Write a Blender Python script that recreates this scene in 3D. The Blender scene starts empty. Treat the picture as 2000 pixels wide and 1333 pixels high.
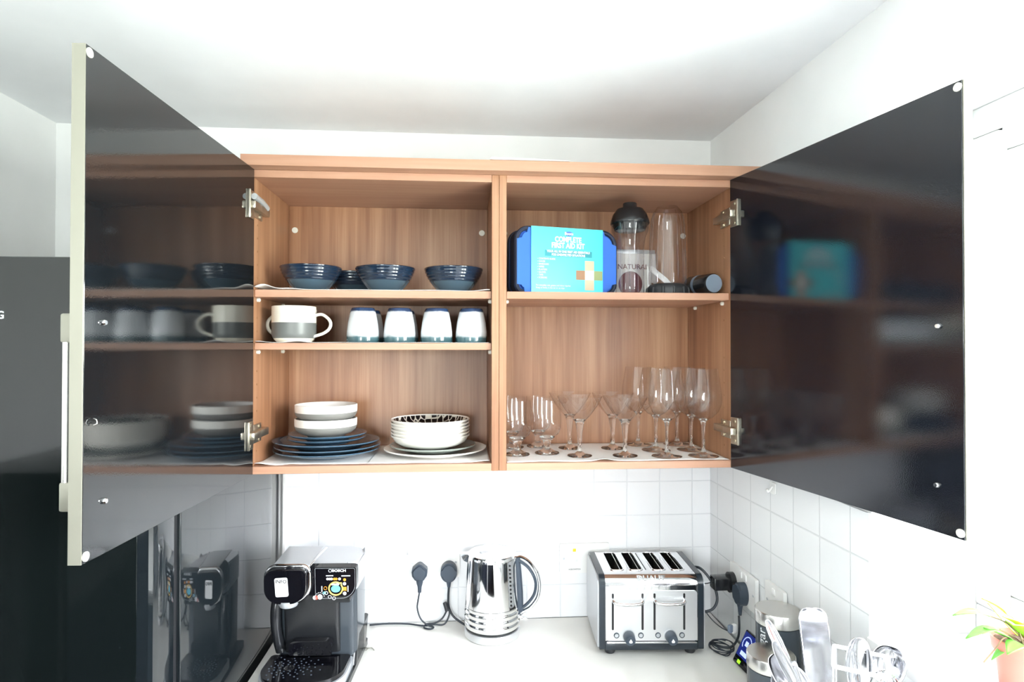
import bpy, bmesh, math, random
from mathutils import Vector, Matrix, Euler
random.seed(7)
S = bpy.context.scene
C = S.collection
PI = math.pi

# ------------------------------------------------------------------ camera, sky, exposure
CAMX, CAMY, CAMZ = -0.0828, -1.7967, 1.6997
YAW, PITCH, ROLL, FPX = -0.0771, 0.0105, 0.001, 1191.09
cam_data = bpy.data.cameras.new('camera'); cam = bpy.data.objects.new('camera', cam_data); C.objects.link(cam)
cam_data.sensor_width = 36; cam_data.lens = 36 * FPX / 2000; cam_data.clip_start = 0.02
_cy, _sy, _cp, _sp = math.cos(YAW), math.sin(YAW), math.cos(PITCH), math.sin(PITCH)
fwd = Vector((-_sy * _cp, _cy * _cp, _sp)); rt = Vector((_cy, _sy, 0)); up = rt.cross(fwd)
c_, s_ = math.cos(ROLL), math.sin(ROLL)
r2 = c_ * rt + s_ * up; u2 = -s_ * rt + c_ * up
M = Matrix((r2, u2, -fwd)).transposed().to_4x4(); M.translation = (CAMX, CAMY, CAMZ)
cam.matrix_world = M
S.camera = cam
S.cycles.transparent_max_bounces = 40
S.view_settings.view_transform = 'Standard'; S.view_settings.look = 'None'
S.view_settings.exposure = 0.0; S.view_settings.gamma = 1; S.view_settings.use_curve_mapping = False

SKY = 65.0
w = bpy.data.worlds.new('sky'); S.world = w; w.use_nodes = True
wn = w.node_tree.nodes; wl = w.node_tree.links
bg = wn['Background']
tc = wn.new('ShaderNodeTexCoord'); sp = wn.new('ShaderNodeSeparateXYZ'); rp = wn.new('ShaderNodeValToRGB')
wl.new(tc.outputs['Generated'], sp.inputs[0]); wl.new(sp.outputs['Z'], rp.inputs['Fac']); wl.new(rp.outputs['Color'], bg.inputs['Color'])
e = rp.color_ramp.elements
e[0].position = 0.0; e[0].color = (.55, .60, .55, 1)
e[1].position = 0.5; e[1].color = (.85, .92, 1.0, 1)
m_ = rp.color_ramp.elements.new(0.02); m_.color = (.95, .98, 1.0, 1)
bg.inputs['Strength'].default_value = SKY

def portal(name, loc, rot, sx, sy):
    l = bpy.data.lights.new(name, 'AREA'); l.shape = 'RECTANGLE'; l.size = sx; l.size_y = sy; l.energy = 1
    l.cycles.is_portal = True
    o = bpy.data.objects.new(name, l); C.objects.link(o); o.location = loc; o.rotation_euler = rot
portal('window_portal', (0.97, -1.35, 1.66), (0, PI / 2, 0), 0.98, 1.22)
portal('fill_window_portal', (-0.625, -3.72, 1.575), (PI / 2, 0, 0), .7, .9)  # portal of the added fill window

# ------------------------------------------------------------------ materials
def s2l(c):
    c = c / 255.0
    return c / 12.92 if c <= .04045 else ((c + .055) / 1.055) ** 2.4
def rgb(r, g, b): return (s2l(r), s2l(g), s2l(b), 1)

def mat(name, col, rough=.5, metal=0, spec=.5, trans=0, ior=1.5, coat=0, emis=None, estr=0, bump=None, aniso=0):
    m = bpy.data.materials.new(name); m.use_nodes = True
    nt = m.node_tree; b = nt.nodes['Principled BSDF']
    b.inputs['Base Color'].default_value = col; b.inputs['Roughness'].default_value = rough
    b.inputs['Metallic'].default_value = metal; b.inputs['IOR'].default_value = ior
    b.inputs['Transmission Weight'].default_value = trans; b.inputs['Coat Weight'].default_value = coat
    b.inputs['Specular IOR Level'].default_value = spec
    if emis: b.inputs['Emission Color'].default_value = emis; b.inputs['Emission Strength'].default_value = estr
    # a faint procedural variation in the base colour
    t = nt.nodes.new('ShaderNodeTexCoord'); n = nt.nodes.new('ShaderNodeTexNoise'); n.inputs['Scale'].default_value = 9
    mx = nt.nodes.new('ShaderNodeMix'); mx.data_type = 'RGBA'
    nt.links.new(t.outputs['Object'], n.inputs['Vector']); nt.links.new(n.outputs['Fac'], mx.inputs['Factor'])
    mx.inputs['A'].default_value = (col[0] * .96, col[1] * .96, col[2] * .96, 1)
    mx.inputs['B'].default_value = (min(col[0] * 1.04, 1), min(col[1] * 1.04, 1), min(col[2] * 1.04, 1), 1)
    nt.links.new(mx.outputs['Result'], b.inputs['Base Color'])
    if bump:
        sc, st, di = bump
        n2 = nt.nodes.new('ShaderNodeTexNoise'); n2.inputs['Scale'].default_value = sc
        bp = nt.nodes.new('ShaderNodeBump'); bp.inputs['Strength'].default_value = st; bp.inputs['Distance'].default_value = di
        nt.links.new(t.outputs['Object'], n2.inputs['Vector']); nt.links.new(n2.outputs['Fac'], bp.inputs['Height'])
        nt.links.new(bp.outputs['Normal'], b.inputs['Normal'])
    return m

def wood(name, axis, dark, mid, light, rough=.38):
    m = bpy.data.materials.new(name); m.use_nodes = True; nt = m.node_tree; N = nt.nodes; L = nt.links
    b = N['Principled BSDF']; t = N.new('ShaderNodeTexCoord')
    def nz(scale_across, scale_along, detail, seed):
        mp = N.new('ShaderNodeMapping'); sc = [scale_across] * 3; sc['xyz'.index(axis)] = scale_along
        mp.inputs['Scale'].default_value = sc; mp.inputs['Location'].default_value = (seed, seed * 1.7, seed * .6)
        n = N.new('ShaderNodeTexNoise'); n.inputs['Scale'].default_value = 1; n.inputs['Detail'].default_value = detail
        L.new(t.outputs['Object'], mp.inputs[0]); L.new(mp.outputs[0], n.inputs['Vector']); return n
    wide = nz(13, .9, 2, 3.1); fine = nz(190, 5, 4, 8.3); mid_n = nz(55, 2.0, 3, 5.2)
    a = N.new('ShaderNodeMath'); a.operation = 'MULTIPLY_ADD'; L.new(mid_n.outputs['Fac'], a.inputs[0]); a.inputs[1].default_value = .45
    a2 = N.new('ShaderNodeMath'); a2.operation = 'MULTIPLY'; L.new(wide.outputs['Fac'], a2.inputs[0]); a2.inputs[1].default_value = .7
    L.new(a2.outputs[0], a.inputs[2])
    a3 = N.new('ShaderNodeMath'); a3.operation = 'MULTIPLY_ADD'; L.new(fine.outputs['Fac'], a3.inputs[0]); a3.inputs[1].default_value = .28; L.new(a.outputs[0], a3.inputs[2])
    r = N.new('ShaderNodeValToRGB'); L.new(a3.outputs[0], r.inputs['Fac'])
    e = r.color_ramp.elements; e[0].position = .48; e[0].color = dark; e[1].position = .95; e[1].color = light
    q = e.new(.72); q.color = mid
    L.new(r.outputs['Color'], b.inputs['Base Color']); b.inputs['Roughness'].default_value = rough
    bp = N.new('ShaderNodeBump'); bp.inputs['Strength'].default_value = .15; bp.inputs['Distance'].default_value = .0006
    L.new(fine.outputs['Fac'], bp.inputs['Height']); L.new(bp.outputs['Normal'], b.inputs['Normal'])
    return m

def bands(name, stops, rough=.35, axis='Z', coat=0, noise=0.0, bump=None):
    """constant colour bands along the object's own axis; stops = [(height, colour), ...], metres"""
    m = bpy.data.materials.new(name); m.use_nodes = True; nt = m.node_tree; N = nt.nodes; L = nt.links
    b = N['Principled BSDF']; b.inputs['Roughness'].default_value = rough; b.inputs['Coat Weight'].default_value = coat
    t = N.new('ShaderNodeTexCoord'); s = N.new('ShaderNodeSeparateXYZ'); L.new(t.outputs['Object'], s.inputs[0])
    mx = N.new('ShaderNodeMath'); mx.operation = 'MULTIPLY'; mx.inputs[1].default_value = 4.0
    src = s.outputs[axis]
    n = N.new('ShaderNodeTexNoise'); n.inputs['Scale'].default_value = 45; n.inputs['Detail'].default_value = 5; L.new(t.outputs['Object'], n.inputs['Vector'])
    if noise:
        ad = N.new('ShaderNodeMath'); ad.operation = 'MULTIPLY_ADD'; L.new(n.outputs['Fac'], ad.inputs[0]); ad.inputs[1].default_value = noise; L.new(src, ad.inputs[2]); src = ad.outputs[0]
    L.new(src, mx.inputs[0])
    r = N.new('ShaderNodeValToRGB'); r.color_ramp.interpolation = 'CONSTANT' if not noise else 'LINEAR'; L.new(mx.outputs[0], r.inputs['Fac'])
    e = r.color_ramp.elements
    e[0].position = 0; e[0].color = stops[0][1]; e[1].position = 1; e[1].color = stops[-1][1]
    for h, c in stops[1:]: q = e.new(min(.999, h * 4)); q.color = c
    vm = N.new('ShaderNodeMix'); vm.data_type = 'RGBA'; vm.blend_type = 'MULTIPLY'; vm.inputs['Factor'].default_value = .25
    L.new(r.outputs['Color'], vm.inputs['A']); L.new(n.outputs['Fac'], vm.inputs['B'])
    sc = N.new('ShaderNodeMix'); sc.data_type = 'RGBA'; sc.blend_type = 'MIX'; sc.inputs['Factor'].default_value = .3
    L.new(r.outputs['Color'], sc.inputs['A']); L.new(vm.outputs['Result'], sc.inputs['B'])
    L.new(sc.outputs['Result'], b.inputs['Base Color'])
    return m

def thin_glass(name, tint=(1, 1, 1, 1), rough=.0, facing=.05):
    m = bpy.data.materials.new(name); m.use_nodes = True; nt = m.node_tree; N = nt.nodes; L = nt.links
    N.remove(N['Principled BSDF']); out = N['Material Output']
    tr = N.new('ShaderNodeBsdfTransparent'); gl = N.new('ShaderNodeBsdfGlossy'); gl.inputs['Roughness'].default_value = rough
    fw_ = N.new('ShaderNodeLayerWeight'); fw_.inputs['Blend'].default_value = .5
    pw = N.new('ShaderNodeMath'); pw.operation = 'POWER'; pw.inputs[1].default_value = 3.5; L.new(fw_.outputs['Facing'], pw.inputs[0])
    lw = N.new('ShaderNodeMath'); lw.operation = 'MULTIPLY_ADD'; lw.inputs[1].default_value = .75; lw.inputs[2].default_value = .06; L.new(pw.outputs[0], lw.inputs[0])
    lf = N.new('ShaderNodeLayerWeight'); lf.inputs['Blend'].default_value = .25
    rp = N.new('ShaderNodeValToRGB'); rp.color_ramp.elements[0].color = tint; rp.color_ramp.elements[1].color = tuple(c * (1 - facing * 1.6) for c in tint[:3]) + (1,)
    L.new(lf.outputs['Facing'], rp.inputs['Fac']); L.new(rp.outputs['Color'], tr.inputs['Color'])
    mx = N.new('ShaderNodeMixShader'); L.new(lw.outputs[0], mx.inputs[0]); L.new(tr.outputs[0], mx.inputs[1]); L.new(gl.outputs[0], mx.inputs[2])
    L.new(mx.outputs[0], out.inputs['Surface'])
    return m

def tiles(name, col, grout, ux, uz, ox, oz, size=.1, gw=.0022):
    m = bpy.data.materials.new(name); m.use_nodes = True; nt = m.node_tree; N = nt.nodes; L = nt.links
    b = N['Principled BSDF']; t = N.new('ShaderNodeTexCoord'); s = N.new('ShaderNodeSeparateXYZ'); L.new(t.outputs['Object'], s.inputs[0])
    def edge(o, off):
        a = N.new('ShaderNodeMath'); a.operation = 'ADD'; a.inputs[1].default_value = 10 + off; L.new(s.outputs[o], a.inputs[0])
        d = N.new('ShaderNodeMath'); d.operation = 'PINGPONG'; d.inputs[1].default_value = size / 2; L.new(a.outputs[0], d.inputs[0])
        return d.outputs[0]
    mn = N.new('ShaderNodeMath'); mn.operation = 'MINIMUM'; L.new(edge(ux, ox), mn.inputs[0]); L.new(edge(uz, oz), mn.inputs[1])
    r = N.new('ShaderNodeMapRange'); r.inputs['From Min'].default_value = gw * .35; r.inputs['From Max'].default_value = gw; r.interpolation_type = 'SMOOTHSTEP'; L.new(mn.outputs[0], r.inputs[0])
    mx = N.new('ShaderNodeMix'); mx.data_type = 'RGBA'; L.new(r.outputs[0], mx.inputs['Factor']); mx.inputs['A'].default_value = grout; mx.inputs['B'].default_value = col
    L.new(mx.outputs['Result'], b.inputs['Base Color']); b.inputs['Roughness'].default_value = .12
    n = N.new('ShaderNodeTexNoise'); n.inputs['Scale'].default_value = 14; L.new(t.outputs['Object'], n.inputs['Vector'])
    ad = N.new('ShaderNodeMath'); ad.operation = 'MULTIPLY_ADD'; L.new(n.outputs['Fac'], ad.inputs[0]); ad.inputs[1].default_value = .35; L.new(r.outputs[0], ad.inputs[2])
    bp = N.new('ShaderNodeBump'); bp.inputs['Strength'].default_value = .5; bp.inputs['Distance'].default_value = .0015; L.new(ad.outputs[0], bp.inputs['Height']); L.new(bp.outputs['Normal'], b.inputs['Normal'])
    return m

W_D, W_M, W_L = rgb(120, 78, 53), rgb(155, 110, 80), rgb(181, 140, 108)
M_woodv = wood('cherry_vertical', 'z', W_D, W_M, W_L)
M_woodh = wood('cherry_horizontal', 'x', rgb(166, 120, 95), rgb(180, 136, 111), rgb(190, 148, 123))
M_door = mat('black_gloss_door', (.0055, .007, .0085, 1), .055, ior=1.75, bump=(420, .05, .0006))
M_doorR = mat('navy_gloss_door', (.006, .0075, .012, 1), .065, ior=1.6, bump=(520, .09, .0006))
M_fridge = mat('black_gloss_fridge', (.008, .011, .013, 1), .05, ior=1.8, bump=(300, .02, .0004))
M_fridgeF = mat('black_fridge_front', (.004, .006, .006, 1), .07)
M_champ = mat('champagne_edge', rgb(146, 144, 132), .38, metal=.35)
M_steel = mat('brushed_steel', rgb(205, 203, 198), .26, metal=1)
M_brush = mat('satin_steel', rgb(228, 229, 231), .36, metal=.75)
M_chrome = mat('chrome', rgb(236, 236, 238), .045, metal=1)
M_utensil = mat('polished_utensil_steel', rgb(206, 206, 210), .09, metal=1)
M_chromeD = mat('polished_kettle_steel', rgb(240, 240, 240), .06, metal=1)
M_nickel = mat('nickel_hinge', rgb(200, 192, 176), .28, metal=.95)
M_white = mat('white_plastic', rgb(238, 238, 236), .3)
M_offwhite = mat('white_cap', rgb(226, 224, 214), .4)
M_ceil = mat('ceiling_paint', rgb(246, 247, 250), .9)
M_wall = mat('wall_paint', rgb(243, 243, 243), .85)
M_wallL = mat('left_wall_paint', rgb(243, 243, 243), .85)
M_sill = mat('sill_gloss', rgb(240, 240, 240), .3)
M_frame = mat('window_upvc', rgb(240, 240, 240), .3)
M_floor = wood('oak_floor', 'y', rgb(70, 50, 36), rgb(96, 70, 50), rgb(112, 84, 62))
M_work = mat('cream_worktop', rgb(234, 232, 227), .22, bump=(60, .05, .0005))
M_unit = mat('dark_base_unit', (.012, .014, .02, 1), .1)
M_paper = mat('white_tissue_liner', rgb(242, 240, 238), .8, bump=(60, .3, .001))
M_black = mat('black_plastic', (.012, .013, .015, 1), .22)
M_blackg = mat('piano_black', (.004, .004, .006, 1), .05)
M_blackm = mat('matt_black_rubber', (.02, .022, .026, 1), .5)
M_bluegrey = mat('blue_black_plug', rgb(52, 62, 74), .42)
M_cable = mat('dark_cable', rgb(40, 46, 54), .4)
M_gunm = mat('dark_grey_coffee_body', rgb(60, 66, 72), .14)
M_silverp = mat('silver_plastic', rgb(196, 199, 203), .28, metal=.4)
M_glass = thin_glass('thin_clear_glass')
M_plast = thin_glass('clear_plastic', (.98, .97, .98, 1), .03, .12)
M_pane = thin_glass('window_glass', (1, 1, 1, 1), 0, .02)
M_solidg = mat('solid_clear_glass', (1, 1, 1, 1), 0, trans=1, ior=1.45)
M_darkframe = mat('dark_enamel_frame', rgb(36, 44, 52), .22)
M_cyan = mat('turquoise_sleeve', rgb(70, 214, 228), .35)
M_blue = mat('blue_bag_fabric', rgb(52, 104, 196), .8, bump=(900, .2, .0004))
M_navyp = mat('navy_piping', rgb(22, 30, 52), .7)
M_print = mat('white_print', rgb(250, 250, 250), .5)
M_teal = mat('teal_print', rgb(34, 140, 152), .5)
M_logo = mat('logo_blue', rgb(60, 96, 170), .5)
M_skin = mat('photo_skin_print', rgb(222, 176, 148), .5)
M_greenp = mat('photo_green_print', rgb(140, 150, 100), .5)
M_brownp = mat('photo_brown_print', rgb(150, 110, 80), .5)
M_redp = mat('dark_red_print', rgb(104, 44, 52), .5)
M_term = mat('terracotta_plastic', rgb(214, 128, 112), .5)
M_soil = mat('soil', rgb(84, 62, 46), .95, bump=(120, 1, .004))
M_leaf = mat('green_leaf', rgb(96, 168, 60), .4)
M_leaf2 = mat('yellow_green_leaf', rgb(168, 208, 60), .4)
M_stem = mat('woody_stem', rgb(120, 96, 70), .7)
M_orange = mat('orange_mark', rgb(235, 150, 50), .4)
M_redm = mat('red_mark', rgb(205, 80, 60), .4)
M_gold = mat('gold_ring_light', rgb(230, 190, 100), .4, emis=rgb(240, 200, 110), estr=.35)
M_lblue = mat('light_blue_mark', rgb(110, 200, 225), .4)
M_mark = mat('pale_mark', rgb(225, 228, 232), .4)
M_neon = mat('neon_orange', rgb(240, 150, 30), .4, emis=rgb(255, 150, 30), estr=1.2)
M_screen = mat('lit_navy_screen', rgb(20, 30, 90), .15, emis=rgb(28, 44, 130), estr=.6)
M_scrw = mat('lit_screen_marks', rgb(180, 200, 250), .4, emis=rgb(190, 205, 255), estr=.8)
M_led = mat('green_led', rgb(120, 230, 40), .4, emis=rgb(150, 255, 40), estr=1.6)
M_canister = mat('dark_grey_canister', rgb(58, 66, 74), .16)
M_inside = mat('dark_inside', (.01, .01, .012, 1), .5)
M_greyend = mat('grey_blue_plastic', rgb(112, 124, 140), .4)
M_mugin = mat('cream_glaze', rgb(240, 236, 224), .2)

BD, BL_ = rgb(30, 52, 82), rgb(62, 88, 112)
M_bowl = bands('denim_bowl_glaze', [(0, rgb(56, 76, 90)), (.0265, rgb(22, 38, 58)), (.24, rgb(22, 38, 58))], .10, coat=.6)
M_bplate = mat('denim_plate_glaze', rgb(66, 90, 110), .14, coat=.5)
M_rim = mat('grey_plate_top', rgb(120, 116, 116), .25)
M_band = bands('white_grey_band_bowl', [(0, rgb(132, 130, 126)), (.0268, rgb(246, 242, 236)), (.24, rgb(246, 242, 236))], .45)
M_mug = bands('two_tone_mug', [(0, rgb(236, 228, 212)), (.009, rgb(104, 106, 104)), (.047, rgb(240, 234, 220)), (.24, rgb(240, 234, 220))], .35)
M_tumb = bands('tumbler_glaze', [(0, rgb(36, 70, 78)), (.0155, rgb(70, 98, 104)), (.021, rgb(206, 210, 214)), (.03, rgb(234, 236, 240)), (.0785, rgb(228, 232, 238)), (.0815, rgb(40, 62, 96)), (.24, rgb(36, 58, 92))], .14, noise=.006, coat=.5)
M_cream = mat('cream_stoneware', rgb(248, 244, 236), .22, coat=.3)
M_greyplate = mat('grey_green_plate', rgb(150, 158, 152), .2, coat=.3)
def crackle():
    m = bpy.data.materials.new('black_honeycomb_glaze'); m.use_nodes = True; nt = m.node_tree; N = nt.nodes; L = nt.links
    b = N['Principled BSDF']; t = N.new('ShaderNodeTexCoord'); v = N.new('ShaderNodeTexVoronoi'); v.feature = 'DISTANCE_TO_EDGE'; v.inputs['Scale'].default_value = 62; v.inputs['Randomness'].default_value = .55
    mp = N.new('ShaderNodeMapping'); mp.inputs['Scale'].default_value = (1, 1, 0.01)
    L.new(t.outputs['Object'], mp.inputs[0]); L.new(mp.outputs[0], v.inputs['Vector'])
    r = N.new('ShaderNodeValToRGB'); r.color_ramp.elements[0].color = rgb(225, 218, 205); r.color_ramp.elements[0].position = .05; r.color_ramp.elements[1].position = .085; r.color_ramp.elements[1].color = rgb(26, 24, 26)
    L.new(v.outputs['Distance'], r.inputs['Fac']); L.new(r.outputs['Color'], b.inputs['Base Color']); b.inputs['Roughness'].default_value = .12
    return m
M_crackle = crackle()
M_tileb = tiles('white_tiles_back', rgb(240, 241, 243), rgb(226, 228, 231), 'X', 'Z', .1 * 1 + .0005, .0 + .0005)
M_tiler = tiles('white_tiles_right', rgb(234, 236, 237), rgb(218, 221, 222), 'Y', 'Z', .0555, .0005)

# ------------------------------------------------------------------ geometry helpers
def add_box(bm, x0, x1, y0, y1, z0, z1, bev=0, seg=2, mtx=None):
    r = bmesh.ops.create_cube(bm, size=1)['verts']
    for v in r:
        v.co = Vector(((x0 + x1) / 2 + v.co.x * (x1 - x0), (y0 + y1) / 2 + v.co.y * (y1 - y0), (z0 + z1) / 2 + v.co.z * (z1 - z0)))
    if bev:
        es = list({e for v in r for e in v.link_edges})
        out = bmesh.ops.bevel(bm, geom=es, offset=bev, segments=seg, profile=.5, affect='EDGES')
        r = list({v for f in out['faces'] for v in f.verts} | {v for v in r if v.is_valid})
    if mtx is not None:
        for v in r: v.co = mtx @ v.co
    return r

def add_lathe(bm, prof, seg=48, cx=0, cy=0, mtx=None, a0=0, a1=2 * PI):
    full = abs(a1 - a0 - 2 * PI) < 1e-6
    n = seg if full else seg + 1
    rings = []
    for r, z in prof:
        if r < 1e-6:
            v = bm.verts.new((cx, cy, z)); rings.append([v] * n)
        else:
            rings.append([bm.verts.new((cx + r * math.cos(a0 + (a1 - a0) * i / seg), cy + r * math.sin(a0 + (a1 - a0) * i / seg), z)) for i in range(n)])
    for a, b in zip(rings[:-1], rings[1:]):
        for i in range(seg):
            j = (i + 1) % n
            q = []
            for v in (a[i], a[j], b[j], b[i]):
                if v not in q: q.append(v)
            if len(q) > 2:
                try: bm.faces.new(q)
                except ValueError: pass
    if mtx is not None:
        for v in {v for r in rings for v in r}: v.co = mtx @ v.co

def cr(pts, n=8, closed=False):
    """Catmull-Rom through points"""
    P = [Vector(p) for p in pts]; out = []
    k = len(P)
    rng = range(k if closed else k - 1)
    for i in rng:
        p0 = P[(i - 1) % k] if closed or i > 0 else P[0] * 2 - P[1]
        p1 = P[i]; p2 = P[(i + 1) % k]
        p3 = P[(i + 2) % k] if closed or i + 2 < k else P[-1] * 2 - P[-2]
        for j in range(n):
            t = j / n
            out.append(.5 * ((2 * p1) + (p2 - p0) * t + (2 * p0 - 5 * p1 + 4 * p2 - p3) * t * t + (3 * p1 - p0 - 3 * p2 + p3) * t ** 3))
    if not closed: out.append(P[-1])
    return out

def add_tube(bm, pts, r, seg=10, closed=False, rads=None, flat=1.0, upv=(0, 0, 1)):
    pts = [Vector(p) for p in pts]; n = len(pts); rings = []
    nrm = None
    for i, p in enumerate(pts):
        if closed: t = pts[(i + 1) % n] - pts[i - 1]
        else: t = pts[min(i + 1, n - 1)] - pts[max(i - 1, 0)]
        t.normalize()
        if nrm is None:
            u = Vector(upv)
            if abs(u.dot(t)) > .95: u = Vector((1, 0, 0))
            nrm = (u - t * u.dot(t)).normalized()
        else:
            nrm = (nrm - t * nrm.dot(t)).normalized()
        b = t.cross(nrm); rr = rads[i] if rads else r
        rings.append([bm.verts.new(p + (nrm * math.cos(2 * PI * k / seg) * rr * flat + b * math.sin(2 * PI * k / seg) * rr)) for k in range(seg)])
    m = n if closed else n - 1
    for i in range(m):
        a, b = rings[i], rings[(i + 1) % n]
        for k in range(seg): bm.faces.new((a[k], a[(k + 1) % seg], b[(k + 1) % seg], b[k]))
    if not closed:
        bm.faces.new(rings[0]); bm.faces.new(rings[-1][::-1])

def add_prism(bm, outline, d0, d1, plane='xz', mtx=None):
    """extrude a closed 2D outline; plane 'xz' extrudes along y, 'yz' along x, 'xy' along z"""
    def P(a, b, d):
        return {'xz': (a, d, b), 'yz': (d, a, b), 'xy': (a, b, d)}[plane]
    A = [bm.verts.new(P(a, b, d0)) for a, b in outline]; B = [bm.verts.new(P(a, b, d1)) for a, b in outline]
    n = len(A)
    for i in range(n): bm.faces.new((A[i], A[(i + 1) % n], B[(i + 1) % n], B[i]))
    bm.faces.new(A[::-1]); bm.faces.new(B)
    if mtx is not None:
        for v in A + B: v.co = mtx @ v.co
    return A + B

def rrect(x0, x1, z0, z1, r, n=6, rs=None):
    """rounded rectangle outline; rs = radii (bl, br, tr, tl)"""
    rs = rs or (r, r, r, r); o = []
    for (cx, cz, a, rr) in ((x0, z0, PI, rs[0]), (x1, z0, 1.5 * PI, rs[1]), (x1, z1, 0, rs[2]), (x0, z1, .5 * PI, rs[3])):
        ccx = cx + rr * (1 if cx == x0 else -1); ccz = cz + rr * (1 if cz == z0 else -1)
        if rr <= 1e-5: o.append((cx, cz)); continue
        for i in range(n + 1):
            t = a + i / n * PI / 2; o.append((ccx + rr * math.cos(t), ccz + rr * math.sin(t)))
    return o

def obj(name, bm, m, parent=None, smooth=40, loc=None, rot=None, label=None):
    if isinstance(bm, bmesh.types.BMesh):
        bmesh.ops.remove_doubles(bm, verts=bm.verts, dist=1e-6)
        bmesh.ops.recalc_face_normals(bm, faces=bm.faces)
        me = bpy.data.meshes.new(name); bm.to_mesh(me); bm.free()
    else: me = bm
    if smooth:
        for p in me.polygons: p.use_smooth = True
        me.set_sharp_from_angle(angle=math.radians(smooth))
    me.materials.clear(); me.materials.append(m)
    o = bpy.data.objects.new(name, me); C.objects.link(o)
    if parent: o.parent = parent
    if loc: o.location = loc
    if rot: o.rotation_euler = rot
    if label: o['label'] = label
    return o

def thing(name, label, cat, loc=(0, 0, 0), rz=0, group=None, rot=None):
    o = bpy.data.objects.new(name, None); C.objects.link(o); o.empty_display_size = .02
    o.location = loc; o.rotation_euler = rot if rot else (0, 0, rz)
    o['label'] = label; o['category'] = cat
    if group: o['group'] = group
    return o
def tag(o, label, cat, group=None, kind=None):
    o['label'] = label; o['category'] = cat
    if group: o['group'] = group
    if kind: o['kind'] = kind
    return o
def struct(name, bm, m, parent=None, smooth=40, **k):
    o = obj(name, bm, m, parent, smooth, **k)
    if not parent: o['kind'] = 'structure'
    return o
def copy_tree(o, parent=None):
    c = o.copy(); C.objects.link(c); c.parent = parent
    for ch in list(o.children): copy_tree(ch, c)
    return c
def dup(o, loc, rz, label, group=None):
    c = copy_tree(o); c.location = loc; c.rotation_euler = (0, 0, rz); c['label'] = label
    if group: c['group'] = group
    return c
def B(): return bmesh.new()

def text(name, body, size, m, parent=None, loc=(0, 0, 0), rot=(0, 0, 0), ext=.0003, align='CENTER', squash=1.0, kind=None, bold=0):
    cu = bpy.data.curves.new(name, 'FONT'); cu.body = body; cu.size = size; cu.extrude = ext; cu.align_x = align; cu.align_y = 'CENTER'; cu.offset = bold; cu.resolution_u = 3
    t = bpy.data.objects.new(name, cu); C.objects.link(t)
    dg = bpy.context.evaluated_depsgraph_get(); me = bpy.data.meshes.new_from_object(t.evaluated_get(dg))
    bpy.data.objects.remove(t); me.name = name
    for v in me.vertices: v.co.x *= squash
    o = obj(name, me, m, parent, smooth=0, loc=loc, rot=rot)
    return o

# ------------------------------------------------------------------ the room
WT = 0.9036; CB = 1.40; CH = 0.72; CT = CB + CH
XL, XR, YB, YF, ZC = -1.226, 0.661, 0.0, -3.6, 2.328
WY0, WY1, WZ0, WZ1 = -1.95, -0.710, 1.163, 2.152      # window in the right wall
b = B(); add_box(b, XL - .1, XR + .3, YF - .1, YB + .1, -.05, 0); struct('floor', b, M_floor, smooth=0)
b = B(); add_box(b, XL - .1, XR + .3, YF - .1, YB + .1, ZC, ZC + .08); struct('ceiling', b, M_ceil, smooth=0)
b = B(); add_box(b, XL - .1, XR + .3, YB, YB + .1, 0, ZC); struct('wall_back', b, M_wall, smooth=0)
b = B(); add_box(b, XL - .1, XL, YF, YB, 0, ZC); struct('wall_left', b, M_wallL, smooth=0)
b = B()
add_box(b, XR, XR + .30, YF, WY0, 0, ZC); add_box(b, XR, XR + .30, WY1, YB, 0, ZC)
add_box(b, XR, XR + .30, WY0, WY1, 0, WZ0 - .02); add_box(b, XR, XR + .30, WY0, WY1, WZ1, ZC)
for v in b.verts: v.co.x -= .02 * v.co.y
struct('wall_right', b, M_wall, smooth=0)
FX0, FX1, FZ0, FZ1 = -.95, -.30, 1.15, 2.00
b = B()
add_box(b, XL - .1, FX0, YF - .1, YF, 0, ZC); add_box(b, FX1, XR + .3, YF - .1, YF, 0, ZC)
add_box(b, FX0, FX1, YF - .1, YF, 0, FZ0); add_box(b, FX0, FX1, YF - .1, YF, FZ1, ZC)
struct('wall_front', b, M_wall, smooth=0)

def lean(bm):
    for v in bm.verts: v.co.x -= .02 * v.co.y      # the right wall runs 1.1 degrees out of square
    return bm
def window_bm(u0, u1, z0, z1, d0, d1, fw, mull, horiz=()):
    bm = B()
    f = lambda a0, a1, c0, c1, e0=d0, e1=d1: (a0, a1, c0, c1, e0, e1)
    rects = [(u0, u1, z0, z0 + fw), (u0, u1, z1 - fw, z1), (u0, u0 + fw, z0 + fw, z1 - fw), (u1 - fw, u1, z0 + fw, z1 - fw)] + [(m - fw / 2, m + fw / 2, z0 + fw, z1 - fw) for m in mull]
    return rects
# window_1 (right wall)
b = B()
for (u0, u1, z0, z1) in window_bm(WY0, WY1, WZ0, WZ1, 0, 0, .055, [-1.34]): add_box(b, .865, .925, u0, u1, z0, z1, .004)
wf = struct('window_1', lean(b), M_frame)
b = B()
for a0, a1 in ((-1.312, -.788), (-1.892, -1.368)):
    for (u0, u1, z0, z1) in window_bm(a0, a1, WZ0 + .058, WZ1 - .058, 0, 0, .045, []): add_box(b, .850, .892, u0, u1, z0, z1, .004)
struct('window_sash', lean(b), M_frame, wf)
b = B()
for a0, a1 in ((-1.27, -.83), (-1.85, -1.41)): add_box(b, .886, .890, a0, a1, WZ0 + .1, WZ1 - .1)
struct('window_pane', lean(b), M_pane, wf, smooth=0)
b = B()
for z in (2.035, 1.28): add_box(b, .842, .851, -.80, -.785, z - .035, z + .035, .002)
struct('window_hinge', lean(b), M_white, wf)
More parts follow.
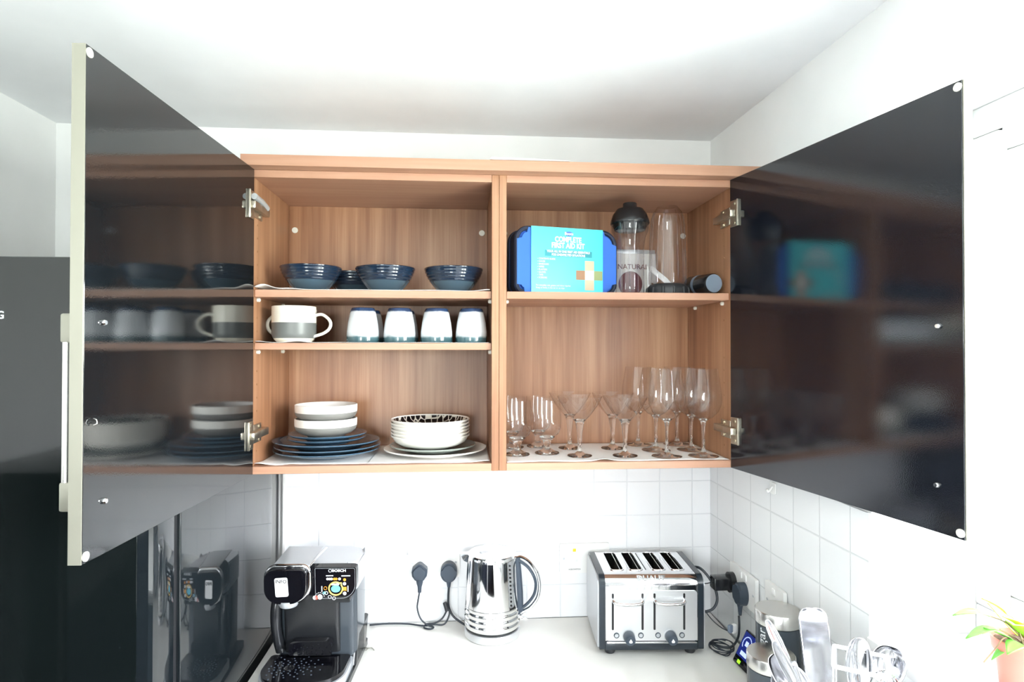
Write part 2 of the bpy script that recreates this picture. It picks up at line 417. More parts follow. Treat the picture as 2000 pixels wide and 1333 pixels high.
b = B(); add_box(b, .648, .865, WY0, WY1, WZ0 - .022, WZ0, .004); struct('trim_1', lean(b), M_sill)
# fill_window (unseen, added behind the camera for fill light)
b = B()
for (u0, u1, z0, z1) in window_bm(FX0, FX1, FZ0, FZ1, 0, 0, .055, [-.625]): add_box(b, u0, u1, YF - .08, YF - .02, z0, z1, .004)
wf2 = struct('fill_window', b, M_frame)
b = B(); add_box(b, FX0 + .05, FX1 - .05, YF - .055, YF - .05, FZ0 + .05, FZ1 - .05); struct('window_pane', b, M_pane, wf2, smooth=0)

# tiled splashbacks
b = B(); add_box(b, -.598, XR - .006, -.006, 0, WT + .001, 1.52); struct('trim_2', b, M_tileb, smooth=0)
b = B(); add_box(b, XR - .006, XR, WY1, 0, WT + .001, 1.39); add_box(b, XR - .006, XR, WY0, WY1, WT + .001, WZ0 - .024); struct('trim_3', lean(b), M_tiler, smooth=0)
b = B(); add_box(b, -.5995, -.592, -.010, -.0005, WT + .001, 1.399, .001); struct('trim_4', b, M_white, smooth=0)

# worktop (L shape) and base cabinets
b = B(); add_prism(b, [(-.598, -.0065), (XR - .0065, -.0065), (XR - .0065, -2.9), (.06, -2.9), (.06, -.62), (-.598, -.62)], WT - .038, WT, 'xy')
bmesh.ops.bevel(b, geom=[e for e in b.edges], offset=.003, segments=2, affect='EDGES')
tag(obj('worktop', b, M_work), 'pale cream L-shaped laminate worktop under the tiled walls', 'worktop')
def base_cabinet(label, x0, x1, y0, y1, face):
    t = thing('base_cabinet', label, 'cabinet', ((x0 + x1) / 2, (y0 + y1) / 2, 0))
    w2, d2 = (x1 - x0) / 2, (y1 - y0) / 2
    b = B(); add_box(b, -w2, w2, -d2, d2, .12, WT - .039, .002); obj('carcass', b, M_woodv, t)
    b = B(); add_box(b, -w2 + .03, w2 - .03, -d2 + .05, d2 - .03, 0, .12); obj('plinth', b, M_unit, t)
    b = B()
    if face == 'front':
        add_box(b, -w2 + .002, w2 - .002, -d2 - .02, -d2 - .0005, .13, WT - .045, .002)
        obj('door', b, M_unit, t); b = B(); add_tube(b, [(w2 - .05, -d2 - .05, .55), (w2 - .05, -d2 - .05, .8)], .006); add_box(b, w2 - .056, w2 - .044, -d2 - .05, -d2 - .02, .56, .572); add_box(b, w2 - .056, w2 - .044, -d2 - .05, -d2 - .02, .778, .79)
    else:
        add_box(b, -w2 - .02, -w2 - .0005, -d2 + .002, d2 - .002, .13, WT - .045, .002)
        obj('door', b, M_unit, t); b = B(); add_tube(b, [(-w2 - .05, d2 - .05, .55), (-w2 - .05, d2 - .05, .8)], .006); add_box(b, -w2 - .05, -w2 - .02, d2 - .056, d2 - .044, .56, .572); add_box(b, -w2 - .05, -w2 - .02, d2 - .056, d2 - .044, .778, .79)
    obj('handle', b, M_steel, t)
base_cabinet('dark base cabinet under the worktop beside the fridge', -.59, .08, -.58, -.01, 'front')
for i, (a, c) in enumerate([(-1.22, -.64), (-1.81, -1.23), (-2.4, -1.82), (-2.88, -2.41)]):
    base_cabinet(['dark base cabinet below the right-hand worktop, nearest the back wall', 'dark base cabinet below the right-hand worktop, second from the back wall', 'dark base cabinet below the right-hand worktop, third from the back wall', 'narrow dark base cabinet at the front end of the right-hand worktop'][i], .10, .655, a, c, 'side')

for i, x in enumerate((-1.21, -.61, -.01)):  # unseen units put in to darken what the fridge front mirrors
    b0 = len(bpy.data.objects)
    t = thing('base_cabinet', 'added unseen dark base cabinet at the far wall, ' + ('in the left corner', 'in the middle', 'at the right end')[i], 'cabinet', (x + .3, -3.3, 0))
    b = B(); add_box(b, -.298, .298, -.28, .28, .12, .86, .002); obj('carcass', b, M_woodv, t)
    b = B(); add_box(b, -.297, .297, .281, .300, .13, .855, .002); obj('door', b, M_unit, t)
    b = B(); add_box(b, -.28, .28, -.26, .25, 0, .12); obj('plinth', b, M_unit, t)
b = B(); add_box(b, -1.22, .62, -3.595, -2.98, .861, .899, .003)
tag(obj('worktop', b, M_work), 'straight pale worktop on the row of added cabinets at the far wall', 'worktop')

for i, y in enumerate((-1.32, -1.93)):  # added out of view so the fridge front reflects something dark
    t = thing('added_dark_cabinet', 'unseen dark gloss cabinet added along the left wall, ' + ('nearer the fridge', 'further from the fridge')[i], 'cabinet', (-1.10, y, 0))
    b = B(); add_box(b, -.124, .105, -.299, .299, .1, 1.42, .002); obj('carcass', b, M_unit, t)
    b = B(); add_box(b, .106, .125, -.298, .298, .11, 1.415, .002); obj('door', b, M_unit, t)
    b = B(); add_box(b, -.12, .09, -.29, .29, 0, .1); obj('plinth', b, M_unit, t)

# ------------------------------------------------------------------ wall cabinets
D0 = -.3165
def side_panel(x0, x1, t):
    b = B(); add_box(b, x0, x1, D0, -.002, CB, CT, .0006, 1); obj('side_panel', b, M_woodv, t)
def hinge(t, side, z, damper=False):
    """side -1 left, +1 right: plate on the door face, cranked arm, mounting plate on the side panel"""
    s = side
    b = B()
    # mounting plate on the inner face of the side panel
    xi = s * .582
    f = lambda a: xi - s * a
    add_box(b, min(f(0), f(.004)), max(f(0), f(.004)), -.318, -.262, z - .022, z + .022, .001)
    add_box(b, min(f(.003), f(.017)), max(f(.003), f(.017)), -.31, -.246, z - .009, z + .009, .002)
    add_lathe(b, [(0, 0), (.005, 0), (.005, .004), (0, .004)], 12, mtx=Matrix.Translation((f(.003), -.28, z + .016)) @ Matrix.Rotation(-s * PI / 2, 4, 'Y'))
    add_lathe(b, [(0, 0), (.005, 0), (.005, .004), (0, .004)], 12, mtx=Matrix.Translation((f(.003), -.28, z - .016)) @ Matrix.Rotation(-s * PI / 2, 4, 'Y'))
    h = obj('hinge', b, M_nickel, t, label='nickel concealed hinge')
    b = B()
    add_box(b, min(f(.004), f(.018)), max(f(.004), f(.018)), -.352, -.305, z - .0085, z + .0085, .002)
    obj('hinge_arm', b, M_nickel, h)
    if damper:
        b = B(); add_tube(b, [(f(.012), -.345, z + .02), (f(.014), -.30, z + .017), (f(.014), -.262, z + .010)], .0075, 14); obj('damper', b, M_silverp, h)
    return h
def make_door(side, t):
    s = side; ang = 1.6162 if s < 0 else 1.3812
    hx, hy = s * .5786, -.3195
    # local frame: x along the door from hinge to free edge, y inward face normal side at y=0, thickness towards -y*s
    if s < 0: dx, dy = math.cos(ang), -math.sin(ang)
    else: dx, dy = math.cos(ang), -math.sin(ang)
    L, T = .597, .0195
    o = bpy.data.objects.new('door', None)
    b = B()
    ylo, yhi = (-T, 0) if s < 0 else (0, T)
    add_box(b, 0, L - .0012, ylo, yhi, 0, CH, .0008, 1)
    d = obj('door', b, M_door if s < 0 else M_doorR, t, label='black gloss door standing open')
    d.location = (hx, hy, CB)
    d.rotation_euler = (0, 0, math.atan2(dy, dx))
    # which local y is outward? outward = away from x=0 of the world (for s<0: -x)
    b = B(); add_box(b, L - .0012, L + .0008, ylo + .0012, yhi - .0002, .0005, CH - .0005, .0003, 1)
    obj('edge_strip', b, M_champ, d, label='champagne coloured edge strip')
    yo = ylo if s < 0 else yhi; so = -1 if s < 0 else 1
    b = B()
    hz0, hz1 = .065, .347
    xh = L - .042
    add_tube(b, [(xh, yo + so * .030, hz0 + .0), (xh, yo + so * .030, hz1)], .0065, 16)
    h = obj('handle', b, M_steel, d)
    for z in (hz0 + .020, hz1 - .020):
        b = B(); add_box(b, xh - .0075, xh + .0075, yo + so * .0365 if so < 0 else yo, yo if so < 0 else yo + .0365, z - .021, z + .021, .003)
        obj('handle_post', b, M_champ, d)
    # inner face (y side) details: buffers at the corners, screw caps
    yi = yhi if s < 0 else ylo; si = 1 if s < 0 else -1
    def disc(x, z, r, hgt, name, m):
        b = B(); add_lathe(b, [(0, 0), (r, 0), (r, hgt * .6), (r * .7, hgt), (0, hgt)], 20, mtx=Matrix.Translation((x, yi, z)) @ Matrix.Rotation(-si * PI / 2, 4, 'X'))
        obj(name, b, m, d)
    disc(L - .0075, CH - .010, .0068, .003, 'door_buffer', M_offwhite); disc(L - .0075, .010, .0068, .003, 'door_buffer', M_offwhite)
    disc(L - .042, .335, .0045, .005, 'handle_screw', M_chrome); disc(L - .046, .077, .0045, .005, 'handle_screw', M_chrome)
    if s < 0:
        b = B(); add_tube(b, cr([(L - .020, .002, .199), (L - .020, .006, .197), (L - .019, .007, .192), (L - .018, .003, .190)]), .0009, 8); obj('small_hook', b, M_steel, d)
    for z in (.094, .632):
        b = B(); add_box(b, .003, .036, min(yi, yi + si * .0022), max(yi, yi + si * .0022), z - .033, z + .033, .001)
        add_box(b, .033, .036, min(yi, yi + si * .006), max(yi, yi + si * .006), z - .033, z + .033, .001)
        add_lathe(b, [(0, 0), (.004, 0), (.004, .002), (0, .003)], 12, mtx=Matrix.Translation((.02, yi + si * .002, z + .024)) @ Matrix.Rotation(-si * PI / 2, 4, 'X'))
        add_lathe(b, [(0, 0), (.004, 0), (.004, .002), (0, .003)], 12, mtx=Matrix.Translation((.02, yi + si * .002, z - .024)) @ Matrix.Rotation(-si * PI / 2, 4, 'X'))
        obj('hinge_cup', b, M_nickel, d, label='nickel hinge plate')
    return d

tL = thing('wall_cabinet', 'left cherry wood wall cabinet with two shelves of crockery, door open', 'cabinet')
tR = thing('wall_cabinet', 'right cherry wood wall cabinet holding glasses and a first aid kit', 'cabinet')
side_panel(-.600, -.582, tL); side_panel(-.018, -.0003, tL)
side_panel(.0003, .018, tR); side_panel(.582, .600, tR)
def boardx(name, x0, x1, y0, y1, z0, z1, t, m=None):
    b = B(); add_box(b, x0, x1, y0, y1, z0, z1, .0006, 1); return obj(name, b, m or M_woodh, t)
for t, x0, x1 in ((tL, -.5818, -.0182), (tR, .0182, .5818)):
    boardx('bottom_panel', x0, x1, D0, -.002, CB, CB + .018, t)
    boardx('top_panel', x0, x1, D0, -.002, CT - .018, CT, t)
    boardx('back_panel', x0, x1, -.02, -.004, CB + .018, CT - .018, t, M_woodv)
SH1, SH2 = 1.8370, 1.7100
boardx('shelf', -.5810, -.0190, -.3065, -.021, SH1 - .018, SH1, tL)
boardx('shelf', -.5810, -.0190, -.3065, -.021, SH2 - .0165, SH2, tL)
boardx('shelf', .0190, .5810, -.3065, -.021, SH1 - .018, SH1, tR)
def peg(t, x, y, z, s):
    b = B(); add_lathe(b, [(0, 0), (.005, 0), (.005, .006), (.002, .008), (0, .008)], 14, mtx=Matrix.Translation((x, y, z)) @ Matrix.Rotation(s * PI / 2, 4, 'Y'))
    obj('shelf_peg', b, M_offwhite, t)
for (x, y, s) in ((-.582, -.285, 1), (-.582, -.085, 1), (-.018, -.285, -1)):
    peg(tL, x, y, SH1 - .0235, s); peg(tL, x, y, SH2 - .022, s)
for (x, y, s) in ((.582, -.27, -1), (.582, -.085, -1), (.018, -.285, 1)): peg(tR, x, y, SH1 - .0235, s)
for z in [1.45 + .032 * k for k in range(20)]:
    for t, x, y, sg, gap in ((tR, .582, -.275, -1, 1.72), (tL, -.582, -.285, 1, 1.70)):
        if abs(z - gap) < .03 or abs(z - 1.82) < .03: continue
        b = B(); add_lathe(b, [(0, 0), (.0026, 0), (.0026, .0006), (0, .0006)], 10, mtx=Matrix.Translation((x, y, z)) @ Matrix.Rotation(sg * PI / 2, 4, 'Y')); obj('peg_hole', b, M_brownp, t)
for t, x in ((tL, -.566), (tL, -.034), (tR, .032), (tR, .567)):
    b = B(); add_lathe(b, [(0, 0), (.0085, 0), (.008, .003), (0, .004)], 20, mtx=Matrix.Translation((x, -.02, 2.033)) @ Matrix.Rotation(PI / 2, 4, 'X')); obj('fixing_cap', b, M_offwhite, t)
for t, s in ((tL, -1), (tR, 1)):
    hinge(t, s, 1.494); hinge(t, s, 2.030, s < 0)
    make_door(s, t)
b = B(); add_box(b, -.600, XR - .001, -.352, -.003, CT + .0005, CT + .0262, .0012, 2)
tag(obj('cornice', b, M_woodh), 'cherry wood cornice board lying on top of both wall cabinets', 'cornice')
b = B(); add_box(b, .6005, XR - .007, -.3125, -.295, CB, CT, .0005, 1)
tag(obj('filler_strip', b, M_woodv), 'narrow cherry filler strip between right wall cabinet and tiled wall', 'filler strip')
# folded paper on top
b = B()
for k in range(4): add_prism(b, [(-.024 + k * .001, CT + .0268 + k * .0016), (.168 - k * .004, CT + .0266 + k * .0003), (.168 - k * .004, CT + .0268 + k * .0003), (-.024 + k * .001, CT + .0276 + k * .0016)], -.3555, -.12, 'xz')
tag(obj('paper_sheets', b, M_paper, smooth=0), 'thin white paper sheets lying on top of the cornice', 'paper')

# ------------------------------------------------------------------ shelf liners
def liner(label, x0, x1, y0, y1, z, wave, lifts=(), nx=70, ny=16, group='white tissue shelf liners'):
    bm = B(); vs = {}
    rnd = random.Random(int((x0 + y0 + z) * 1000))
    ph = [rnd.uniform(0, 6) for _ in range(4)]
    for j in range(ny + 1):
        for i in range(nx + 1):
            x = x0 + (x1 - x0) * i / nx; fy = j / ny
            y = y0 + (y1 - y0) * fy
            edge = max(0, 1 - fy * 5)
            y += edge * wave * (.9 * math.sin(x * 19 + ph[0]) + .6 * math.sin(x * 43 + ph[1]))
            h = .0004 + edge * wave * .14 * (1 + math.sin(x * 31 + ph[2]))
            for (lx, lw, lh, ld) in lifts:
                g = math.exp(-((x - lx) / lw) ** 2) * max(0, 1 - fy * ld); h += lh * g
            vs[i, j] = bm.verts.new((x, y, z + h))
    for j in range(ny):
        for i in range(nx): bm.faces.new((vs[i, j], vs[i + 1, j], vs[i + 1, j + 1], vs[i, j + 1]))
    o = obj('shelf_liner', bm, M_paper); md = o.modifiers.new('thick', 'SOLIDIFY'); md.thickness = .0006; md.offset = 1
    tag(o, label, 'shelf liner', group)
liner('white tissue liner under the blue bowls, curled up at its left corner', -.580, -.022, -.309, -.03, SH1, .003, [(-.56, .022, .011, 4), (-.50, .03, .003, 5), (-.03, .02, .004, 4)])
liner('white tissue liner under the mug and tumblers', -.578, -.024, -.309, -.03, SH2, .003, [(-.485, .022, .006, 9), (-.57, .015, .003, 6)])
liner('white tissue liner under the stack of blue plates', -.580, -.30, -.304, -.03, CB + .018, .005, [(-.57, .03, .006, 5), (-.50, .02, .002, 5)])
liner('white tissue liner under the stack of cream bowls', -.318, -.022, -.306, -.03, CB + .0188, .003, [(-.03, .02, .002, 5)])
liner('white tissue liner under all the drinking glasses', .020, .580, -.309, -.025, CB + .018, .003, [(.262, .022, .005, 10)])

# ------------------------------------------------------------------ crockery
def bowl_mesh(R, H, foot, ribs=True):
    pr = [(0, 0), (foot, 0), (foot, .002)]
    outer = []
    n = 40
    for i in range(n + 1):
        t = i / n
        r = foot + (R - foot) * (math.sin(t * PI / 2) ** .85 * .72 + t * .28)
        z = .002 + (H - .002) * t
        if ribs and t > .42 and t < .97: r += .0007 * math.sin((t - .42) * 2 * PI / .125)
        outer.append((r, z))
    inner = [(r - .004, max(z, .006)) for r, z in outer[::-1]]
    b = B(); add_lathe(b, pr + outer + [(R - .002, H + .0012)] + inner + [(0, .006)], 64); return b
p0 = obj('bowl', bowl_mesh(.0752, .062, .036), M_bowl)
tag(p0, 'ribbed navy blue bowl at the left end of the top shelf', 'bowl', 'navy bowls on the top shelf'); p0.location = (-.470, -.225, SH1 + .0016)
for x, y, l in ((-.2845, -.225, 'ribbed navy blue bowl in the middle of the top shelf row'), (-.112, -.222, 'ribbed navy blue bowl at the right, nearest the cabinet partition'), (-.388, -.098, 'navy blue bowl standing behind the front row of bowls')):
    dup(p0, (x, y, SH1 + .0016), x * 9, l)

def handle_tube(r0, out, z0, z1, th, w=1.5):
    h = z1 - z0
    b = B(); add_tube(b, cr([(r0 - .004, 0, z1), (r0 + out * .42, 0, z1 + .003), (r0 + out * .84, 0, z1 - h * .16), (r0 + out, 0, z1 - h * .42), (r0 + out * .88, 0, z1 - h * .70), (r0 + out * .5, 0, z1 - h * .92), (r0 - .006, 0, z0 - .004)], 9), th, 12, flat=.62, upv=(1, 0, 0))
    return b
def mug(label, loc, rz):
    t = thing('mug', label, 'mug', loc, rz, 'two tone mugs on the middle shelf')
    b = B(); R, H = .0525, .0885
    add_lathe(b, [(0, 0), (.040, 0), (.041, .0015), (.046, .006), (.0505, .013), (R, .022), (R, H - .001), (R - .001, H), (R - .003, H), (R - .004, H - .002), (R - .004, .02), (.043, .008), (0, .006)], 56)
    obj('mug_body', b, M_mug, t)
    obj('handle', handle_tube(R, .038, .018, .066, .0062), M_mugin, t)
    return t
mug('cream mug with a wide grey band, handle pointing right', (-.5045, -.250, SH2 + .0018), math.radians(-4))
mug('cream mug mostly hidden behind the front mug, handle to the left', (-.5285, -.143, SH2 + .0014), math.radians(236))

b = B()
add_lathe(b, [(.0375, 0), (.0395, .0005), (.0402, .003), (.0400, .012), (.0392, .028), (.0365, .050), (.0325, .070), (.0295, .082), (.0275, .0855), (.024, .0865), (.022, .0855), (0, .0855)], 56)
add_lathe(b, [(.0375, 0), (.0370, .012), (.0335, .05), (.026, .078), (0, .080)], 56)
tb = obj('tumbler', b, M_tumb); tb.location = (-.3365, -.250, SH2 + .0016)
tag(tb, 'upturned white and teal tumbler, first to the right of the mug', 'tumbler', 'upturned tumblers on the middle shelf')
for x, y, l in ((-.246, -.250, 'upturned white and teal tumbler, second from the mug in the front row'), (-.154, -.250, 'upturned white and teal tumbler, third from the mug in the front row'), (-.0665, -.250, 'upturned white and teal tumbler beside the cabinet partition'),
                (-.337, -.150, 'shaded tumbler hidden behind the first tumbler'), (-.247, -.150, 'shaded tumbler hidden behind the second tumbler'), (-.156, -.150, 'shaded tumbler hidden behind the third tumbler')):
    dup(tb, (x, y, SH2 + .0012), x * 11, l)

def plate_mesh(R, H=.018, rimw=.028, th=.0045):
    fr = R * .58
    b = B(); add_lathe(b, [(0, .0015), (fr - .004, .0015), (fr - .003, 0), (fr, 0), (fr + .001, .002), (R * .78, .006), (R * .93, H - .006), (R - .001, H - .003), (R, H - .0012), (R - .001, H), (R - .004, H), (R * .9, H - .0035), (R * .76, .0095), (R * .66, .006), (0, .006)], 72); return b
PZ = CB + .018 + .0016
lp = obj('dinner_plate', plate_mesh(.1345, .019), M_bplate); lp.location = (-.4395, -.170, PZ); tag(lp, 'large blue dinner plate at the bottom of the blue stack', 'plate', 'large blue dinner plates')
dup(lp, (-.4375, -.171, PZ + .0105), .4, 'large blue dinner plate in the middle of the blue stack')
q = dup(lp, (-.4415, -.169, PZ + .0222), .8, 'large blue dinner plate, topmost large one, tilted up at the left'); q.rotation_euler = (0, math.radians(.9), .8)
sp_ = obj('side_plate', plate_mesh(.0990, .016), M_bplate); sp_.location = (-.4405, -.172, PZ + .0325); tag(sp_, 'small blue side plate directly on the large blue plates', 'plate', 'small blue side plates')
dup(sp_, (-.4385, -.171, PZ + .0425), .5, 'small blue side plate directly under the banded bowls')
def band_bowl():
    b = B(); R, H = .0785, .0465
    add_lathe(b, [(0, 0), (.046, 0), (.048, .002), (.065, .009), (.0745, .017), (.0778, .025), (.0785, .034), (R, H - .001), (R - .0015, H), (R - .0035, H - .001), (R - .004, .036), (.071, .026), (.060, .014), (.04, .006), (0, .006)], 64)
    return b
bb = obj('cereal_bowl', band_bowl(), M_band); bb.location = (-.4430, -.172, PZ + .0500); tag(bb, 'lower white and grey banded bowl on the blue plates', 'bowl', 'banded cereal bowls')
dup(bb, (-.4425, -.172, PZ + .0858), .7, 'upper white and grey banded bowl on top of the stack')
wp = obj('dinner_plate', plate_mesh(.1350, .0165), M_cream); wp.location = (-.1600, -.167, PZ + .0004); tag(wp, 'large cream dinner plate at the bottom of the right stack', 'plate')
gp = obj('dinner_plate', plate_mesh(.1130, .016), M_greyplate); gp.location = (-.1660, -.168, PZ + .0095); tag(gp, 'grey green plate between the cream plate and cream bowls', 'plate')
def pasta(top):
    b = B(); R, H = .1035, .034
    add_lathe(b, [(0, 0), (.052, 0), (.054, .0015), (.078, .007), (.092, .015), (.0978, .024), (.0985, H - .0048), (R - .0003, H - .0038), (R, H - .0015), (R - .001, H), (R - .0028, H), (R - .0042, H - .003), (.096, .022), (.088, .0145), (.075, .0085), (.05, .0055), (0, .0055)], 72)
    return b
BZ = PZ + .0175
labs = ['cream bowl at the very bottom of the stack of six', 'cream bowl second from the bottom of the stack of six', 'cream bowl third from the bottom of the stack of six', 'cream bowl third from the top of the stack of six', 'cream bowl directly under the honeycomb patterned one']
pb = obj('pasta_bowl', pasta(False), M_cream); pb.location = (-.1730, -.168, BZ); tag(pb, labs[0], 'bowl', 'cream pasta bowls')
for k in range(1, 5): dup(pb, (-.1730 + random.uniform(-.0012, .0012), -.168, BZ + .0082 * k), k, labs[k])
tpb = thing('pasta_bowl', 'topmost cream bowl with black honeycomb pattern inside', 'bowl', (-.1735, -.168, BZ + .0412), 0, 'cream pasta bowls')
obj('bowl_body', pasta(True), M_cream, tpb)
b = B(); add_lathe(b, [(.0985, .0312), (.0955, .0225), (.0875, .0152), (.0745, .0092), (.05, .0062), (0, .0062)], 72); obj('patterned_glaze', b, M_crackle, tpb, label='black glaze with white honeycomb lines')

# ------------------------------------------------------------------ glasses
GZ = CB + .018 + .0018
def glass_thing(name, label, cat, loc, foot, bowl, group):
    t = thing(name, label, cat, loc, 0, group)
    b = B(); add_lathe(b, foot, 40); obj('stem', b, M_solidg, t)
    b = B(); add_lathe(b, bowl, 56); obj('glass_bowl', b, M_glass, t)
    return t
def glass_set(name, cat, items, foot, bowl, group):
    first = None
    for (x, y, l) in items:
        if first is None: first = glass_thing(name, l, cat, (x, y, GZ), foot, bowl, group)
        else: dup(first, (x, y, GZ), 0, l)
beerfoot = [(0, 0), (.031, 0), (.0325, .0015), (.031, .004), (.018, .008), (.0095, .014), (.0085, .024), (.012, .034), (.021, .044), (.012, .0475), (0, .0485)]
beerbowl = [(0, .0455), (.018, .0455), (.030, .052), (.0365, .066), (.0375, .085), (.0362, .115), (.0345, .142), (.0340, .1424), (.0335, .142)]
glass_set('beer_glass', 'glass', [(.054, -.212, 'short stemmed beer glass in front, against the cabinet partition'), (.134, -.195, 'short stemmed beer glass in front, next to the martini glasses'), (.050, -.095, 'short stemmed beer glass behind, against the cabinet partition'), (.124, -.082, 'short stemmed beer glass behind the second beer glass')], beerfoot, beerbowl, 'short stemmed beer glasses')
marfoot = [(0, 0), (.031, 0), (.032, .0015), (.030, .0035), (.014, .006), (.0065, .012), (.0050, .028), (.0062, .050), (.0088, .070), (.0105, .082), (.0115, .088), (.016, .093), (.010, .095), (0, .096)]
marbowl = [(0, .092), (.013, .092), (.019, .0955), (.029, .106), (.0445, .128), (.0545, .146), (.0575, .154), (.0569, .1544), (.0563, .154)]
glass_set('martini_glass', 'glass', [(.213, -.239, 'martini glass in front, the one nearer the beer glasses'), (.330, -.247, 'martini glass in front, the one beside the wine glasses'), (.208, -.118, 'martini glass behind, the one nearer the beer glasses'), (.326, -.130, 'martini glass behind, the one nearer the wine glasses')], marfoot, marbowl, 'martini glasses')
winfoot = [(0, 0), (.037, 0), (.0385, .001), (.037, .0022), (.020, .0045), (.0075, .009), (.0045, .018), (.0038, .050), (.0042, .075), (.0065, .088), (.013, .095), (.006, .098), (0, .0985)]
winbowl = [(0, .0945), (.011, .095), (.024, .101), (.0375, .115), (.0450, .133), (.0465, .148), (.0445, .172), (.0405, .198), (.0362, .224), (.0358, .2243), (.0354, .224)]
glass_set('wine_glass', 'glass', [(.435, -.262, 'tall wine glass in front, beside the martini glasses'), (.5300, -.266, 'tall wine glass in front, nearest the right cabinet side'), (.4366, -.168, 'tall wine glass in the middle row, nearer the martini glasses'), (.5340, -.171, 'tall wine glass in the middle row, by the right cabinet side'), (.415, -.073, 'tall wine glass at the back, nearer the martini glasses'), (.5280, -.076, 'tall wine glass at the back, by the right cabinet side')], winfoot, winbowl, 'tall wine glasses')

# ------------------------------------------------------------------ first aid kit, blender cups
KZ = SH1 + .0005
kt = thing('first_aid_kit', 'blue zipped first aid bag in a turquoise cardboard sleeve', 'first aid kit', (.046, -.292, KZ), math.radians(13))
KW, KH, KD = .272, .163, .075
b = B(); v = add_prism(b, rrect(0, KW, 0, KH, .034, 8, (.02, .028, .036, .03)), 0, KD, 'xz')
bmesh.ops.bevel(b, geom=[e for e in b.edges if abs((e.verts[0].co - e.verts[1].co).y) < 1e-6], offset=.012, segments=4, affect='EDGES')
obj('bag', b, M_blue, kt)
for yy in (.006, KD - .006):
    b = B(); pts = [(x, yy, z) for x, z in rrect(.001, KW - .001, .001, KH - .001, .034, 8, (.02, .028, .036, .03))]
    add_tube(b, pts, .0055, 8, closed=True); obj('piping', b, M_navyp, kt)
b = B(); add_prism(b, rrect(-.0015, KW + .0015, .0005, KH + .0005, .03, 8, (.02, .028, .036, .03)), .020, KD - .020, 'xz'); obj('zip_band', b, M_navyp, kt)
SX0, SX1 = .036, .232
b = B()
o2 = [(-.0035, -.0), (KD + .002, -.0), (KD + .002, KH + .003), (-.0035, KH + .003)]
i2 = [(-.0028, .0006), (KD + .0013, .0006), (KD + .0013, KH + .0023), (-.0028, KH + .0023)]
A = [[b.verts.new((x, y, z)) for y, z in o] for x in (SX0, SX1) for o in (o2, i2)]
for k in range(4):
    j = (k + 1) % 4
    b.faces.new((A[0][k], A[0][j], A[2][j], A[2][k])); b.faces.new((A[1][k], A[3][k], A[3][j], A[1][j]))
    b.faces.new((A[0][k], A[1][k], A[1][j], A[0][j])); b.faces.new((A[2][k], A[2][j], A[3][j], A[3][k]))
sl = obj('sleeve', b, M_cyan, kt, smooth=0, label='turquoise cardboard sleeve with white print')
ys = -.0040
cx = (SX0 + SX1) / 2
def ktext(s, size, z, x=cx, m=M_print, al='CENTER', bold=0, sq=1): return text('lettering', s, size, m, sl, (x, ys - .0003, z), (PI / 2, 0, 0), .0002, al, sq, bold=bold)
def oval(bm, x, z, rx, rz, y0=ys - .0002, y1=ys + .0008):
    add_prism(bm, [(x + rx * math.cos(a * PI / 12), z + rz * math.sin(a * PI / 12)) for a in range(24)], y0, y1, 'xz')
b = B(); oval(b, cx + .003, .151, .0115, .0062); obj('logo', b, M_logo, sl)
text('logo_lettering', 'Boots', .0100, M_print, sl, (cx + .003, ys - .0006, .151), (PI / 2, .0, 0), .0002, bold=.0002)
ktext('COMPLETE', .0185, .1355, cx + .001, bold=.0006, sq=.80); ktext('FIRST AID KIT', .0185, .120, cx + .001, bold=.0006, sq=.80)
b = B(); add_box(b, cx - .062, cx + .067, ys - .0002, ys + .0008, .0925, .108); obj('caption_band', b, M_teal, sl, smooth=0)
ktext('YOUR ALL IN ONE FIRST AID ESSENTIALS', .0078, .1045, cx + .002, bold=.0002, sq=.82); ktext('FOR UNEXPECTED SITUATIONS', .0078, .0965, cx + .002, bold=.0002, sq=.82)
for k, s in enumerate(['\u2022 CONTENTS GUIDE', '\u2022 GAUZE', '\u2022 BANDAGES', '\u2022 WIPES', '\u2022 PLASTERS', '\u2022 GLOVES', '\u2022 TAPE', '\u2022 SCISSORS']):
    ktext(s, .0062, .085 - k * .0068, SX0 + .016, al='LEFT', sq=.85)
ktext('For everyday cuts, grazes and minor injuries', .0058, .0185, SX0 + .012, al='LEFT', sq=.9); ktext('Keep at home, in the car or on trips', .0058, .0122, SX0 + .012, al='LEFT', sq=.9)
# round-armed cross of small photographs
px, pz = SX1 - .038, .047
b = B(); add_box(b, px - .0125, px + .0125, ys - .0002, ys + .0008, pz + .012, pz + .037); obj('picture_print', b, M_skin, sl, smooth=0)
b = B(); add_box(b, px - .037, px - .0125, ys - .0002, ys + .0008, pz - .012, pz + .012); obj('picture_print', b, M_brownp, sl, smooth=0)
b = B(); add_box(b, px + .0125, px + .0365, ys - .0002, ys + .0008, pz - .012, pz + .012); obj('picture_print', b, M_greenp, sl, smooth=0)
b = B(); add_box(b, px - .0125, px + .0125, ys - .0002, ys + .0008, pz - .038, pz - .012); obj('picture_print', b, M_skin, sl, smooth=0)
b = B(); add_box(b, px - .0125, px + .0125, ys - .0003, ys + .0007, pz - .012, pz + .012); obj('picture_print', b, M_print, sl, smooth=0)

